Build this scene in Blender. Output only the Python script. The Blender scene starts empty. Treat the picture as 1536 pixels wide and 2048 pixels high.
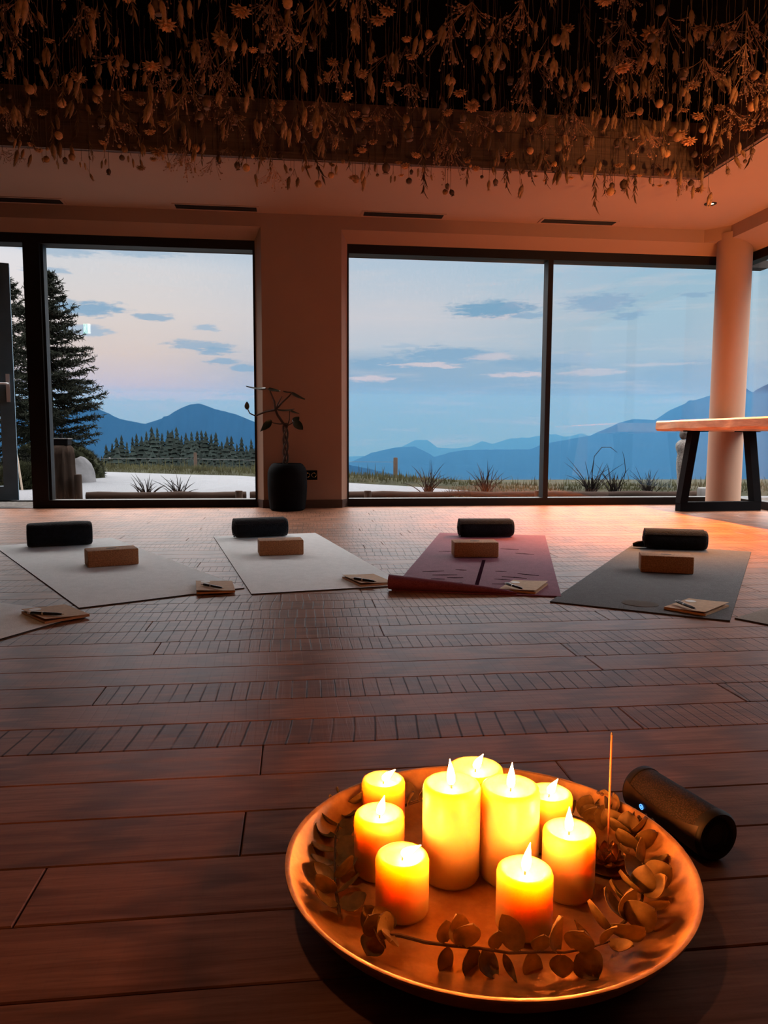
import bpy, math, random
from mathutils import Vector, Matrix, noise
R = math.radians
S = bpy.context.scene
COL = S.collection
rnd = random.Random(11)

# ------------------------------------------------------------------ helpers
def lin(c):
    return tuple(((v/255)/12.92 if v/255 <= .04045 else ((v/255+.055)/1.055)**2.4) for v in c) + (1.0,)

class MB:
    """collects vertices and faces, links them as one mesh object"""
    def __init__(s):
        s.v = []; s.f = []; s.m = []; s.M = Matrix.Identity(4); s.mi = 0
    def add(s, vs, fs):
        o = len(s.v)
        s.v += [tuple(s.M @ Vector(p)) for p in vs]
        s.f += [tuple(i+o for i in f) for f in fs]; s.m += [s.mi]*len(fs)
    def box(s, x0, y0, z0, x1, y1, z1, b=0):
        if b <= 0:
            s.add([(x0,y0,z0),(x1,y0,z0),(x1,y1,z0),(x0,y1,z0),(x0,y0,z1),(x1,y0,z1),(x1,y1,z1),(x0,y1,z1)],
                  [(0,3,2,1),(4,5,6,7),(0,1,5,4),(1,2,6,5),(2,3,7,6),(3,0,4,7)])
            return
        # box with rounded vertical corners and chamfered top and bottom
        def ring(ins, z):
            out = []
            for cx, cy, a0 in ((x1-b,y1-b,0),(x0+b,y1-b,90),(x0+b,y0+b,180),(x1-b,y0+b,270)):
                for k in range(4):
                    a = R(a0+30*k); out.append((cx+(b-ins)*math.cos(a), cy+(b-ins)*math.sin(a), z))
            return out
        c = b*.3
        rings = [ring(b*.8, z0), ring(c, z0+c*.7), ring(0, z0+b), ring(0, z1-b), ring(c, z1-c*.7), ring(b*.8, z1)]
        n = 16; vs = sum(rings, []); fs = []
        for k in range(len(rings)-1):
            for i in range(n):
                j = (i+1) % n; fs.append((k*n+i, k*n+j, (k+1)*n+j, (k+1)*n+i))
        fs.append(tuple(range(n-1,-1,-1))); fs.append(tuple((len(rings)-1)*n+i for i in range(n)))
        s.add(vs, fs)
    def bar(s, p, q, w, h=None, up=(0,0,1)):
        p = Vector(p); q = Vector(q); d = (q-p).normalized(); h = h or w
        u = Vector(up)
        if abs(d.dot(u)) > .98: u = Vector((0,1,0))
        a = d.cross(u).normalized()*w/2; b = a.cross(d).normalized()*h/2
        s.add([p-a-b,p+a-b,p+a+b,p-a+b,q-a-b,q+a-b,q+a+b,q-a+b],
              [(0,1,2,3),(7,6,5,4),(4,5,1,0),(5,6,2,1),(6,7,3,2),(7,4,0,3)])
    def tube(s, pts, rad, n=8, cap=True, squash=1.0):
        pts = [Vector(p) for p in pts]
        if not hasattr(rad, '__len__'): rad = [rad]*len(pts)
        vs = []; a = None
        for i, p in enumerate(pts):
            d = (pts[min(i+1,len(pts)-1)]-pts[max(i-1,0)]).normalized()
            if a is None:
                a = d.cross(Vector((0,0,1)) if abs(d.z) < .9 else Vector((0,1,0))).normalized()
            else:
                a = (a-d*a.dot(d)).normalized()
            b = d.cross(a)
            for k in range(n):
                t = 2*math.pi*k/n
                vs.append(p+a*math.cos(t)*rad[i]+b*math.sin(t)*rad[i]*squash)
        fs = []
        for i in range(len(pts)-1):
            for k in range(n):
                j = (k+1) % n; fs.append((i*n+k, i*n+j, (i+1)*n+j, (i+1)*n+k))
        if cap:
            fs.append(tuple(range(n-1,-1,-1))); fs.append(tuple((len(pts)-1)*n+k for k in range(n)))
        s.add(vs, fs)
    def lathe(s, prof, n=32, closed=False, wob=None, c=(0,0,0)):
        vs = []; fs = []; m = len(prof)
        for r, z in prof:
            for k in range(n):
                t = 2*math.pi*k/n; rr = r if wob is None else r*wob(t, z)
                vs.append((c[0]+rr*math.cos(t), c[1]+rr*math.sin(t), c[2]+z))
        for i in range(m if closed else m-1):
            for k in range(n):
                j = (k+1) % n; a = i; b = (i+1) % m
                fs.append((a*n+k, a*n+j, b*n+j, b*n+k))
        if not closed:
            fs.append(tuple(range(n-1,-1,-1))); fs.append(tuple((m-1)*n+k for k in range(n)))
        s.add(vs, fs)
    def ball(s, c, r, n=10, m=6, sc=(1,1,1), jit=0, rg=None):
        vs = []; fs = []
        rg = rg or rnd
        for i in range(1, m):
            ph = math.pi*i/m
            for k in range(n):
                t = 2*math.pi*k/n; q = 1+(rg.uniform(-jit,jit) if jit else 0)
                vs.append((c[0]+r*q*sc[0]*math.sin(ph)*math.cos(t), c[1]+r*q*sc[1]*math.sin(ph)*math.sin(t), c[2]+r*q*sc[2]*math.cos(ph)))
        t0 = len(vs); vs.append((c[0],c[1],c[2]+r*sc[2])); vs.append((c[0],c[1],c[2]-r*sc[2]))
        for i in range(m-2):
            for k in range(n):
                j = (k+1) % n; fs.append((i*n+k, (i+1)*n+k, (i+1)*n+j, i*n+j))
        for k in range(n):
            j = (k+1) % n; fs.append((t0, k, j)); fs.append((t0+1, (m-2)*n+j, (m-2)*n+k))
        s.add(vs, fs)
    def spike(s, p, d, l, w):
        """thin three-sided needle"""
        p = Vector(p); d = Vector(d).normalized()
        a = d.cross(Vector((.31,.2,.93))).normalized(); b = d.cross(a)
        s.add([p+a*w, p-a*w*.5+b*w*.87, p-a*w*.5-b*w*.87, p+d*l], [(0,1,3),(1,2,3),(2,0,3)])
    def leaf(s, p, d, nrm, L, W, th=.0007, cup=.15, n=7, tip=0.0):
        """leaf blade with thickness: p base, d direction to the tip, nrm its normal; tip 0 = round, 1 = pointed"""
        p = Vector(p); d = Vector(d).normalized(); nrm = Vector(nrm)
        sd = d.cross(nrm).normalized(); nn = sd.cross(d).normalized()
        top = []; bot = []
        for i in range(n+1):
            t = i/n
            w = W*.5*(math.sin(math.pi*min(1,max(.02,t)**(.8)))**(.62 if tip < .5 else .9))*(1-.55*tip*t)
            w = max(w, W*.03)
            z = cup*L*(1-(2*t-1)**2)
            for x, zz in ((-1, .35*cup*W), (-.5, .08*cup*W), (0, 0), (.5, .08*cup*W), (1, .35*cup*W)):
                q = p+d*(L*t)+sd*(x*w)-nn*(z*.6)+nn*zz*1.6
                top.append(q+nn*th*.5); bot.append(q-nn*th*.5)
        vs = top+bot; k = 5; N = len(top); fs = []
        for i in range(n):
            for j in range(k-1):
                a = i*k+j
                fs.append((a, a+1, a+k+1, a+k)); fs.append((N+a+k, N+a+k+1, N+a+1, N+a))
            a = i*k; fs.append((a+k, N+a+k, N+a, a)); a = i*k+k-1; fs.append((a, N+a, N+a+k, a+k))
        for j in range(k-1):
            fs.append((j, N+j, N+j+1, j+1)); a = n*k+j; fs.append((a+1, N+a+1, N+a, a))
        s.add(vs, fs)
    def mesh(s, name, mats, smooth=False, ang=None):
        me = bpy.data.meshes.new(name); me.from_pydata(s.v, [], s.f)
        for m in (mats if isinstance(mats, (list, tuple)) else [mats]): me.materials.append(m)
        if any(s.m): me.polygons.foreach_set('material_index', s.m)
        if smooth:
            me.polygons.foreach_set('use_smooth', [True]*len(me.polygons))
            if ang: me.set_sharp_from_angle(angle=R(ang))
        me.update(); return me
    def build(s, name, mats, parent=None, smooth=False, ang=40, loc=(0,0,0), rz=0):
        o = bpy.data.objects.new(name, s.mesh(name, mats, smooth, ang)); COL.objects.link(o)
        o.parent = parent; o.location = loc; o.rotation_euler = (0,0,rz)
        return o

def tag(o, label=None, cat=None, group=None, kind=None):
    if label: o['label'] = label
    if cat: o['category'] = cat
    if group: o['group'] = group
    if kind: o['kind'] = kind
    return o
def thing(name, label, cat, loc=(0,0,0), rz=0, group=None):
    o = bpy.data.objects.new(name, None); COL.objects.link(o); o.empty_display_size = .05
    o.location = loc; o.rotation_euler = (0,0,rz)
    return tag(o, label, cat, group)
def struct(name, mb, m, smooth=False, ang=40):
    return tag(mb.build(name, m, None, smooth, ang), kind='structure')

# ------------------------------------------------------------------ materials
class NT:
    def __init__(s, name):
        s.mat = bpy.data.materials.new(name); s.mat.use_nodes = True
        s.t = s.mat.node_tree; s.t.nodes.clear()
        s.out = s.t.nodes.new('ShaderNodeOutputMaterial')
    def n(s, typ, **kw):
        nd = s.t.nodes.new('ShaderNode'+typ)
        for k, v in kw.items():
            if k == 'i':
                for a, b in v.items():
                    if isinstance(b, bpy.types.NodeSocket): s.t.links.new(b, nd.inputs[a])
                    else: nd.inputs[a].default_value = b
            else: setattr(nd, k, v)
        return nd
    def l(s, a, b): s.t.links.new(a, b)
    def math(s, op, a, b=0.0, c=0.0, clamp=False):
        nd = s.t.nodes.new('ShaderNodeMath'); nd.operation = op; nd.use_clamp = clamp
        for i, v in enumerate((a, b, c)):
            if isinstance(v, bpy.types.NodeSocket): s.t.links.new(v, nd.inputs[i])
            else: nd.inputs[i].default_value = v
        return nd.outputs[0]
    def mix(s, f, a, b, bt='MIX'):
        nd = s.t.nodes.new('ShaderNodeMix'); nd.data_type = 'RGBA'; nd.blend_type = bt
        for i, v in ((0, f), (6, a), (7, b)):
            if isinstance(v, bpy.types.NodeSocket): s.t.links.new(v, nd.inputs[i])
            else: nd.inputs[i].default_value = v
        return nd.outputs[2]
    def mr(s, v, a, b, c=0.0, d=1.0, smooth=False):
        nd = s.n('MapRange', i={0: v, 1: a, 2: b, 3: c, 4: d})
        if smooth: nd.interpolation_type = 'SMOOTHSTEP'
        return nd.outputs[0]
    def coords(s, scale=(1,1,1), src='Object'):
        tc = s.n('TexCoord'); mp = s.n('Mapping', i={'Scale': scale}); s.l(tc.outputs[src], mp.inputs[0]); return mp.outputs[0]
    def noise(s, vec, scale, detail=3, rough=.55, dist=0):
        return s.n('TexNoise', i={'Vector': vec, 'Scale': scale, 'Detail': detail, 'Roughness': rough, 'Distortion': dist}).outputs['Fac']

def pmat(name, col, rough=.6, metal=0.0, spec=.5, var=.15, vscale=8.0, bump=0.0, bscale=60.0, stretch=(1,1,1), sheen=0.0, trans=0.0, rnd_obj=0.0):
    """principled material with noise variation of tone and a noise bump"""
    m = NT(name); c = col if len(col) == 4 else tuple(col)+(1,)
    v = m.coords(stretch); f = m.noise(v, vscale, 4)
    dark = tuple(x*(1-var) for x in c[:3])+(1,); lt = tuple(min(1, x*(1+var)) for x in c[:3])+(1,)
    colr = m.mix(m.mr(f, .3, .7), dark, lt)
    if rnd_obj:
        oi = m.n('ObjectInfo'); k = m.mr(oi.outputs['Random'], 0, 1, 1-rnd_obj, 1+rnd_obj)
        colr = m.n('VectorMath', operation='SCALE', i={0: colr, 'Scale': k}).outputs[0]
    b = m.n('BsdfPrincipled', i={'Base Color': colr, 'Roughness': rough, 'Metallic': metal, 'Specular IOR Level': spec, 'Sheen Weight': sheen})
    if bump:
        bp = m.n('Bump', i={'Strength': bump, 'Distance': .01, 'Height': m.noise(v, bscale, 3)}); m.l(bp.outputs[0], b.inputs['Normal'])
    if trans:
        tr = m.n('BsdfTranslucent', i={'Color': colr}); mx = m.n('MixShader', i={0: trans}); m.l(b.outputs[0], mx.inputs[1]); m.l(tr.outputs[0], mx.inputs[2]); m.l(mx.outputs[0], m.out.inputs[0])
    else: m.l(b.outputs[0], m.out.inputs[0])
    return m.mat
def emat(name, col, strength):
    m = NT(name); e = m.n('Emission', i={'Color': col if len(col) == 4 else tuple(col)+(1,), 'Strength': strength}); m.l(e.outputs[0], m.out.inputs[0]); return m.mat

def glass_mat():
    m = NT('window_glass')
    bf = m.n('NewGeometry').outputs['Backfacing']; fr = m.n('Fresnel', i={'IOR': m.math('MULTIPLY_ADD', bf, 1/1.45-1.45, 1.45)}); tr = m.n('BsdfTransparent', i={'Color': (.97,.98,.98,1)})
    gl = m.n('BsdfGlossy', i={'Roughness': 0.0, 'Color': (1,1,1,1)}); mx = m.n('MixShader')
    m.l(fr.outputs[0], mx.inputs[0]); m.l(tr.outputs[0], mx.inputs[1]); m.l(gl.outputs[0], mx.inputs[2]); m.l(mx.outputs[0], m.out.inputs[0]); return m.mat

def floor_mat():
    m = NT('oak_boards')
    tc = m.n('TexCoord'); P = tc.outputs['Object']
    br = m.n('Attribute', attribute_name='board').outputs['Fac']; sw = m.n('Attribute', attribute_name='saw').outputs['Fac']
    off = m.n('CombineXYZ', i={0: m.math('MULTIPLY', br, 91.0), 1: m.math('MULTIPLY', br, 17.0), 2: br}).outputs[0]
    pv = m.n('VectorMath', operation='ADD', i={0: P, 1: off}).outputs[0]
    st = m.n('Mapping', i={'Vector': pv, 'Scale': (1.6, 26, 1)}).outputs[0]
    grain = m.noise(st, 2.2, 6, .65, .6)
    cat = m.n('TexWave', wave_type='RINGS', rings_direction='Y', i={'Vector': m.n('Mapping', i={'Vector': pv, 'Scale': (.55, 7.5, 1)}).outputs[0], 'Scale': 2.3, 'Distortion': 5.0, 'Detail': 3.0, 'Detail Scale': 1.0}).outputs['Fac']
    fine = m.noise(m.n('Mapping', i={'Vector': pv, 'Scale': (9, 160, 1)}).outputs[0], 2.0, 3)
    blot = m.noise(pv, 3.0, 4)
    # saw marks run across each rough sawn board
    sx = m.n('SeparateXYZ', i={0: P})
    fr = m.math('MULTIPLY_ADD', br, 22.0, 21.0)
    wob = m.noise(m.n('Mapping', i={'Vector': pv, 'Scale': (6, 3, 1)}).outputs[0], 1.5, 2)
    ph = m.math('FRACT', m.math('ADD', m.math('ADD', m.math('MULTIPLY', sx.outputs[0], fr), m.math('MULTIPLY', wob, .22)), m.math('MULTIPLY', sx.outputs[1], m.math('MULTIPLY_ADD', br, 5.0, -2.5))))
    tri = m.math('ABSOLUTE', m.math('SUBTRACT', ph, .5))
    ln = m.math('MULTIPLY', m.mr(tri, .015, .07, 1, 0), sw)
    ln = m.math('MULTIPLY', ln, m.mr(m.noise(pv, 9.0, 3), .25, .5))
    fine_saw = m.math('MULTIPLY', m.mr(m.noise(m.n('Mapping', i={'Vector': pv, 'Scale': (150, 6, 1)}).outputs[0], 1.0, 2), .45, .65), .5)
    c = m.mix(m.mr(grain, .32, .68), (.195,.072,.034,1), (.415,.180,.100,1))
    c = m.mix(m.math('MULTIPLY', m.mr(cat, .55, .95), .45), c, (.07,.030,.019,1))
    c = m.mix(m.math('MULTIPLY', m.mr(fine, .5, .75), .3), c, (.08,.035,.022,1))
    c = m.mix(m.math('MULTIPLY', m.mr(blot, .35, .7), .35), c, (.23,.12,.085,1))
    c = m.mix(m.math('MULTIPLY', ln, .95), c, (.03,.013,.008,1))
    tone = m.mr(br, 0, 1, .84, 1.16)
    c = m.n('VectorMath', operation='SCALE', i={0: c, 'Scale': tone}).outputs[0]
    h = m.math('ADD', m.math('MULTIPLY', grain, .4), m.math('MULTIPLY', ln, -1.2)); h = m.math('ADD', h, m.math('MULTIPLY', fine_saw, m.math('MULTIPLY', sw, .5)))
    bp = m.n('Bump', i={'Strength': .2, 'Distance': .003, 'Height': h})
    ro = m.mr(m.math('ADD', m.math('MULTIPLY', grain, .7), m.math('MULTIPLY', ln, .5)), .2, .9, .33, .52)
    b = m.n('BsdfPrincipled', i={'Base Color': c, 'Roughness': ro, 'Specular IOR Level': .20, 'Normal': bp.outputs[0]})
    m.l(b.outputs[0], m.out.inputs[0]); return m.mat

def wax_mat():
    m = NT('cream_wax')
    b = m.n('BsdfPrincipled', i={'Base Color': (.70,.50,.19,1), 'Roughness': .42, 'Subsurface Weight': 1.0, 'Subsurface Radius': (1.0,.80,.24), 'Subsurface Scale': .050, 'Specular IOR Level': .4})
    b.subsurface_method = 'RANDOM_WALK'
    m.l(b.outputs[0], m.out.inputs[0]); return m.mat

def tray_mat():
    m = NT('hammered_bronze'); v = m.coords()
    f = m.noise(v, 26.0, 5, .65); g = m.noise(v, 7.0, 4)
    c = m.mix(m.mr(f, .35, .7), (.56,.28,.09,1), (.86,.50,.19,1)); c = m.mix(m.math('MULTIPLY', m.mr(g, .4, .7), .3), c, (.42,.18,.06,1))
    bp = m.n('Bump', i={'Strength': .35, 'Distance': .004, 'Height': m.noise(v, 42.0, 3)})
    b = m.n('BsdfPrincipled', i={'Base Color': c, 'Metallic': .35, 'Roughness': m.mr(f, .3, .75, .30, .52), 'Normal': bp.outputs[0]})
    m.l(b.outputs[0], m.out.inputs[0]); return m.mat

def wood_mat(name, a, b_, sc=(2,22,22), rough=.5):
    m = NT(name); v = m.coords(sc); g = m.noise(v, 1.6, 6, .65, 1.2); k = m.noise(m.coords((3,3,3)), 2.0, 3)
    c = m.mix(m.mr(g, .3, .7), a+(1,), b_+(1,)); c = m.mix(m.math('MULTIPLY', m.mr(k, .5, .75), .4), c, tuple(x*.6 for x in a)+(1,))
    bp = m.n('Bump', i={'Strength': .25, 'Distance': .004, 'Height': g})
    b = m.n('BsdfPrincipled', i={'Base Color': c, 'Roughness': rough, 'Specular IOR Level': .05 if rough > .85 else .5, 'Normal': bp.outputs[0]}); m.l(b.outputs[0], m.out.inputs[0]); return m.mat

def mat_felt(name, a, b_, rough=.8, sheen=.9):
    m = NT(name); v = m.coords(); f = m.noise(v, 260.0, 3, .7); g = m.noise(v, 22.0, 4, .6)
    c = m.mix(m.mr(f, .35, .65), a+(1,), b_+(1,)); c = m.mix(m.math('MULTIPLY', m.mr(g, .4, .7), .3), c, tuple(x*.7 for x in a)+(1,))
    bp = m.n('Bump', i={'Strength': .4, 'Distance': .002, 'Height': f})
    b = m.n('BsdfPrincipled', i={'Base Color': c, 'Roughness': rough, 'Sheen Weight': sheen, 'Specular IOR Level': .5 if sheen > .5 else .15, 'Sheen Roughness': .4, 'Normal': bp.outputs[0]}); m.l(b.outputs[0], m.out.inputs[0]); return m.mat

def mesh_fabric():
    m = NT('speaker_grille'); v = m.coords((1,1,1)); w = m.n('TexVoronoi', i={'Vector': v, 'Scale': 420.0}).outputs['Distance']
    c = m.mix(m.mr(w, .2, .6), (.055,.03,.02,1), (.012,.008,.006,1)); bp = m.n('Bump', i={'Strength': .6, 'Distance': .001, 'Height': w})
    b = m.n('BsdfPrincipled', i={'Base Color': c, 'Roughness': .75, 'Normal': bp.outputs[0]}); m.l(b.outputs[0], m.out.inputs[0]); return m.mat

def ground_mat(name, a, b_, sc, bump=.6):
    m = NT(name); v = m.coords(); w = m.n('TexVoronoi', i={'Vector': v, 'Scale': sc, 'Randomness': 1.0}); f = m.noise(v, 5.0, 5)
    c = m.mix(m.mr(w.outputs['Distance'], .1, .7), b_+(1,), a+(1,)); c = m.mix(m.math('MULTIPLY', w.outputs['Color'], .35), c, tuple(x*.5 for x in a)+(1,)); c = m.mix(m.math('MULTIPLY', f, .3), c, tuple(x*.65 for x in a)+(1,))
    bp = m.n('Bump', i={'Strength': bump, 'Distance': .02, 'Height': m.math('SUBTRACT', 1.0, w.outputs['Distance'])})
    b = m.n('BsdfPrincipled', i={'Base Color': c, 'Roughness': .95, 'Specular IOR Level': .05, 'Normal': bp.outputs[0]}); m.l(b.outputs[0], m.out.inputs[0]); return m.mat

FLOOR = floor_mat(); GLASS = glass_mat(); WAX = wax_mat(); BRONZE = tray_mat()
PLASTER = pmat('plaster', (0.3182,0.1961,0.1369), .9, var=.04, vscale=2, bump=.05, bscale=40)
PLASTER_CEIL = pmat('ceiling_plaster', (0.3666,0.2340,0.1677), .92, var=.03, vscale=1.5, bump=.03, bscale=30)
BLACKMETAL = pmat('black_anodised_frame', (.008,.007,.007), .5, 0.0, spec=.2, var=.1)
GREYMETAL = pmat('slate_grey_door_frame', (.085,.15,.20), .5, 0.0, spec=.3, var=.1)
SOFFIT = pmat('grey_outer_soffit', (0.0554,0.0515,0.0495), .8, spec=.06, var=.1)
BASEWOOD = wood_mat('dark_skirting', (.035,.015,.009), (.07,.03,.018))
COFFERWOOD = wood_mat('dark_coffer_boards', (.10,.052,.032), (.19,.105,.066), (1.5,30,30), .7)
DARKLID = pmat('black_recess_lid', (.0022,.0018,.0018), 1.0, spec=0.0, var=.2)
SLOTBLACK = pmat('vent_slot_dark', (.02,.014,.012), .7)
CHROME = pmat('brushed_steel', (.62,.64,.66), .35, .35, var=.06)
POTBLACK = pmat('black_planter', (.006,.006,.007), .85, spec=.05, var=.2, bump=.1)
SOIL = pmat('dark_soil', (.018,.012,.009), .95, bump=.6)
BARK = pmat('brown_stem_bark', (.05,.03,.02), .85, var=.3, vscale=40, bump=.5, bscale=120)
DARKLEAF = pmat('dark_glossy_leaf', (.018,.035,.020), .3, var=.3, vscale=15)
STEEL = pmat('black_powder_coated_steel', (.005,.005,.006), .8, 0, spec=.04, var=.15)
SLAB = wood_mat('honey_live_edge_slab', (.42,.20,.085), (.72,.44,.24), (10,1.8,14), .4)
MATGREY = mat_felt('pale_grey_felt', (.68,.69,.69), (.94,.94,.94)); MATEDGE = pmat('dark_mat_underside', (.03,.03,.03), .8)
MATPLUM = mat_felt('plum_rubber', (.16,.040,.075), (.26,.078,.128), .75, .04); PLUMLINE = pmat('dark_plum_print', (.03,.010,.018), 1.0, spec=0.0)
MATCHAR = mat_felt('charcoal_felt', (.065,.064,.068), (.145,.143,.150), .85, .08); MATMARK = pmat('pale_mat_mark', (.17,.155,.145), 1.0, spec=0.0)
MATTAUPE = mat_felt('taupe_felt', (.22,.17,.14), (.34,.28,.24), .85, .1)
CORK = pmat('cork_block', (.40,.19,.085), .85, var=.4, vscale=160, bump=.3, bscale=220); CORKMARK = pmat('dark_cork_stamp', (.09,.045,.022), .8)
BLANKET = pmat('navy_black_blanket', (.008,.010,.015), .95, spec=.2, var=.4, vscale=60, bump=.5, bscale=160, sheen=.12)
KRAFT = pmat('kraft_paper', (.56,.36,.215), .75, var=.12, vscale=60, bump=.05); PAGES = pmat('cream_pages', (.45,.25,.13), .8, stretch=(1,1,60), vscale=12); WHITE = pmat('white_paper_sticker', (.85,.83,.80), .6, var=.03)
PENBLACK = pmat('black_gloss_pen', (.010,.009,.009), .2)
WICK = pmat('charred_wick', (.015,.009,.006), .9)
EUCA = pmat('eucalyptus_leaf', (.50,.34,.12), .55, var=.35, vscale=45, bump=.15, bscale=90, trans=.5, rnd_obj=.25); EUCASTEM = pmat('eucalyptus_twig', (.16,.09,.045), .7)
BRASS = pmat('worn_brass', (.62,.34,.14), .32, .9, var=.2, vscale=30)
INCENSE = pmat('incense_paste', (.46,.17,.075), .8, var=.1)
RUBBER = pmat('black_rubber', (.010,.009,.009), .6); GRILLE = mesh_fabric(); BANDPLASTIC = pmat('satin_brown_black_band', (.05,.032,.022), .35)
BLUELED = emat('blue_power_ring', (.10,.33,1.0), 2.2); BLUEDARK = emat('blue_power_button', (.02,.10,.55), .9)
FLAME = emat('candle_flame', (1.0,.28,.055), 700.0)
FL_GRASS = pmat('dried_grass_head', (.50,.27,.12), .9, var=.3, vscale=60, trans=.2, rnd_obj=.45)
FL_STRAW = pmat('dried_petals', (.56,.27,.10), .85, var=.3, vscale=70, trans=.15, rnd_obj=.45)
FL_POD = pmat('dried_pod', (.16,.085,.045), .8, var=.35, vscale=60, rnd_obj=.45)
FL_GYP = pmat('dried_tiny_blossoms', (.40,.21,.12), .9, var=.3, vscale=90, rnd_obj=.4)
FL_LEAF = pmat('dried_leaves', (.23,.125,.055), .85, var=.3, vscale=50, trans=.2, rnd_obj=.45)
FL_STEM = pmat('dried_stem', (.13,.075,.04), .9, var=.3, rnd_obj=.4)
GRAVEL = ground_mat('grey_gravel', (0.0594,0.0554,0.0515), (0.0158,0.0150,0.0143), 32.0); ROADM = ground_mat('pale_fine_gravel_track', (.092,.099,.110), (.065,.069,.077), 60.0, .25)
MEADOW = pmat('meadow_soil', (0.0111,0.0119,0.0063), .95, spec=.06, var=.4, vscale=4, bump=.5, bscale=20); BLADE = pmat('meadow_grass', (0.0288,0.0288,0.0137), .9, spec=.1, var=.6, vscale=2.2, trans=.25)
LOG = wood_mat('weathered_log', (0.0139,0.0087,0.0068), (0.0297,0.0198,0.0158), (3,22,22), .95); POSTW = wood_mat('grey_brown_post', (0.0198,0.0135,0.0107), (0.0396,0.0285,0.0230), (26,26,3), .95)
SPRUCE = pmat('spruce_needles', (0.0072,0.0108,0.0101), 1.0, spec=.05, var=.4, vscale=6, rnd_obj=.3); SPRUCENEAR = pmat('near_spruce_needles', (0.0055,0.0071,0.0048), .9, spec=.06, var=.4, vscale=9)
PINE = pmat('mugo_pine_needles', (0.0095,0.0111,0.0055), .9, spec=.06, var=.4, vscale=9)
ROCK = pmat('pale_boulder', (0.0673,0.0693,0.0752), .9, spec=.06, var=.25, vscale=7, bump=.6, bscale=14); PEBBLE = pmat('pale_pebble', (0.1030,0.0990,0.0990), .85, spec=.06, var=.2, vscale=30, rnd_obj=.35)
REED = pmat('rust_brown_reed', (0.0087,0.0060,0.0052), .85, spec=.06, var=.4, vscale=12); REEDL = pmat('olive_rust_reed', (0.0218,0.0119,0.0087), .85, spec=.06, var=.4, vscale=12)
STONE = pmat('carved_grey_stone', (.135,.130,.125), .95, spec=.06, var=.5, vscale=70, bump=1.0, bscale=90); STONEDARK = pmat('dark_stone_hair', (.05,.047,.045), .9, spec=.06, var=.3, vscale=60, bump=.5)
GLOBE = pmat('white_globe', (0.1030,0.1069,0.1109), .4, spec=.06, var=.03)
MOUNT = pmat('forested_mountain', (.0010,.0020,.0030), 1.0, spec=0.0, var=.35, vscale=.004); VALLEY = pmat('valley_floor', (.004,.007,.009), 1.0, spec=0.0, var=.3, vscale=.002)

# ------------------------------------------------------------------ camera
cam = bpy.data.cameras.new('camera'); co = bpy.data.objects.new('camera', cam); COL.objects.link(co)
cam.sensor_fit = 'HORIZONTAL'; cam.sensor_width = 36; cam.lens = 36*1500/1536; cam.clip_start = .03; cam.clip_end = 60000
yaw, pit, roll = R(6.7), R(5.6), R(.25)
fw = Vector((math.sin(yaw)*math.cos(pit), math.cos(yaw)*math.cos(pit), -math.sin(pit)))
rt = Vector((math.cos(yaw), -math.sin(yaw), 0)); up = rt.cross(fw)
r2 = rt*math.cos(roll)+up*math.sin(roll); u2 = -rt*math.sin(roll)+up*math.cos(roll)
Mc = Matrix((r2, u2, -fw)).transposed().to_4x4(); Mc.translation = (0,0,.6); co.matrix_world = Mc
S.camera = co

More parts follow.
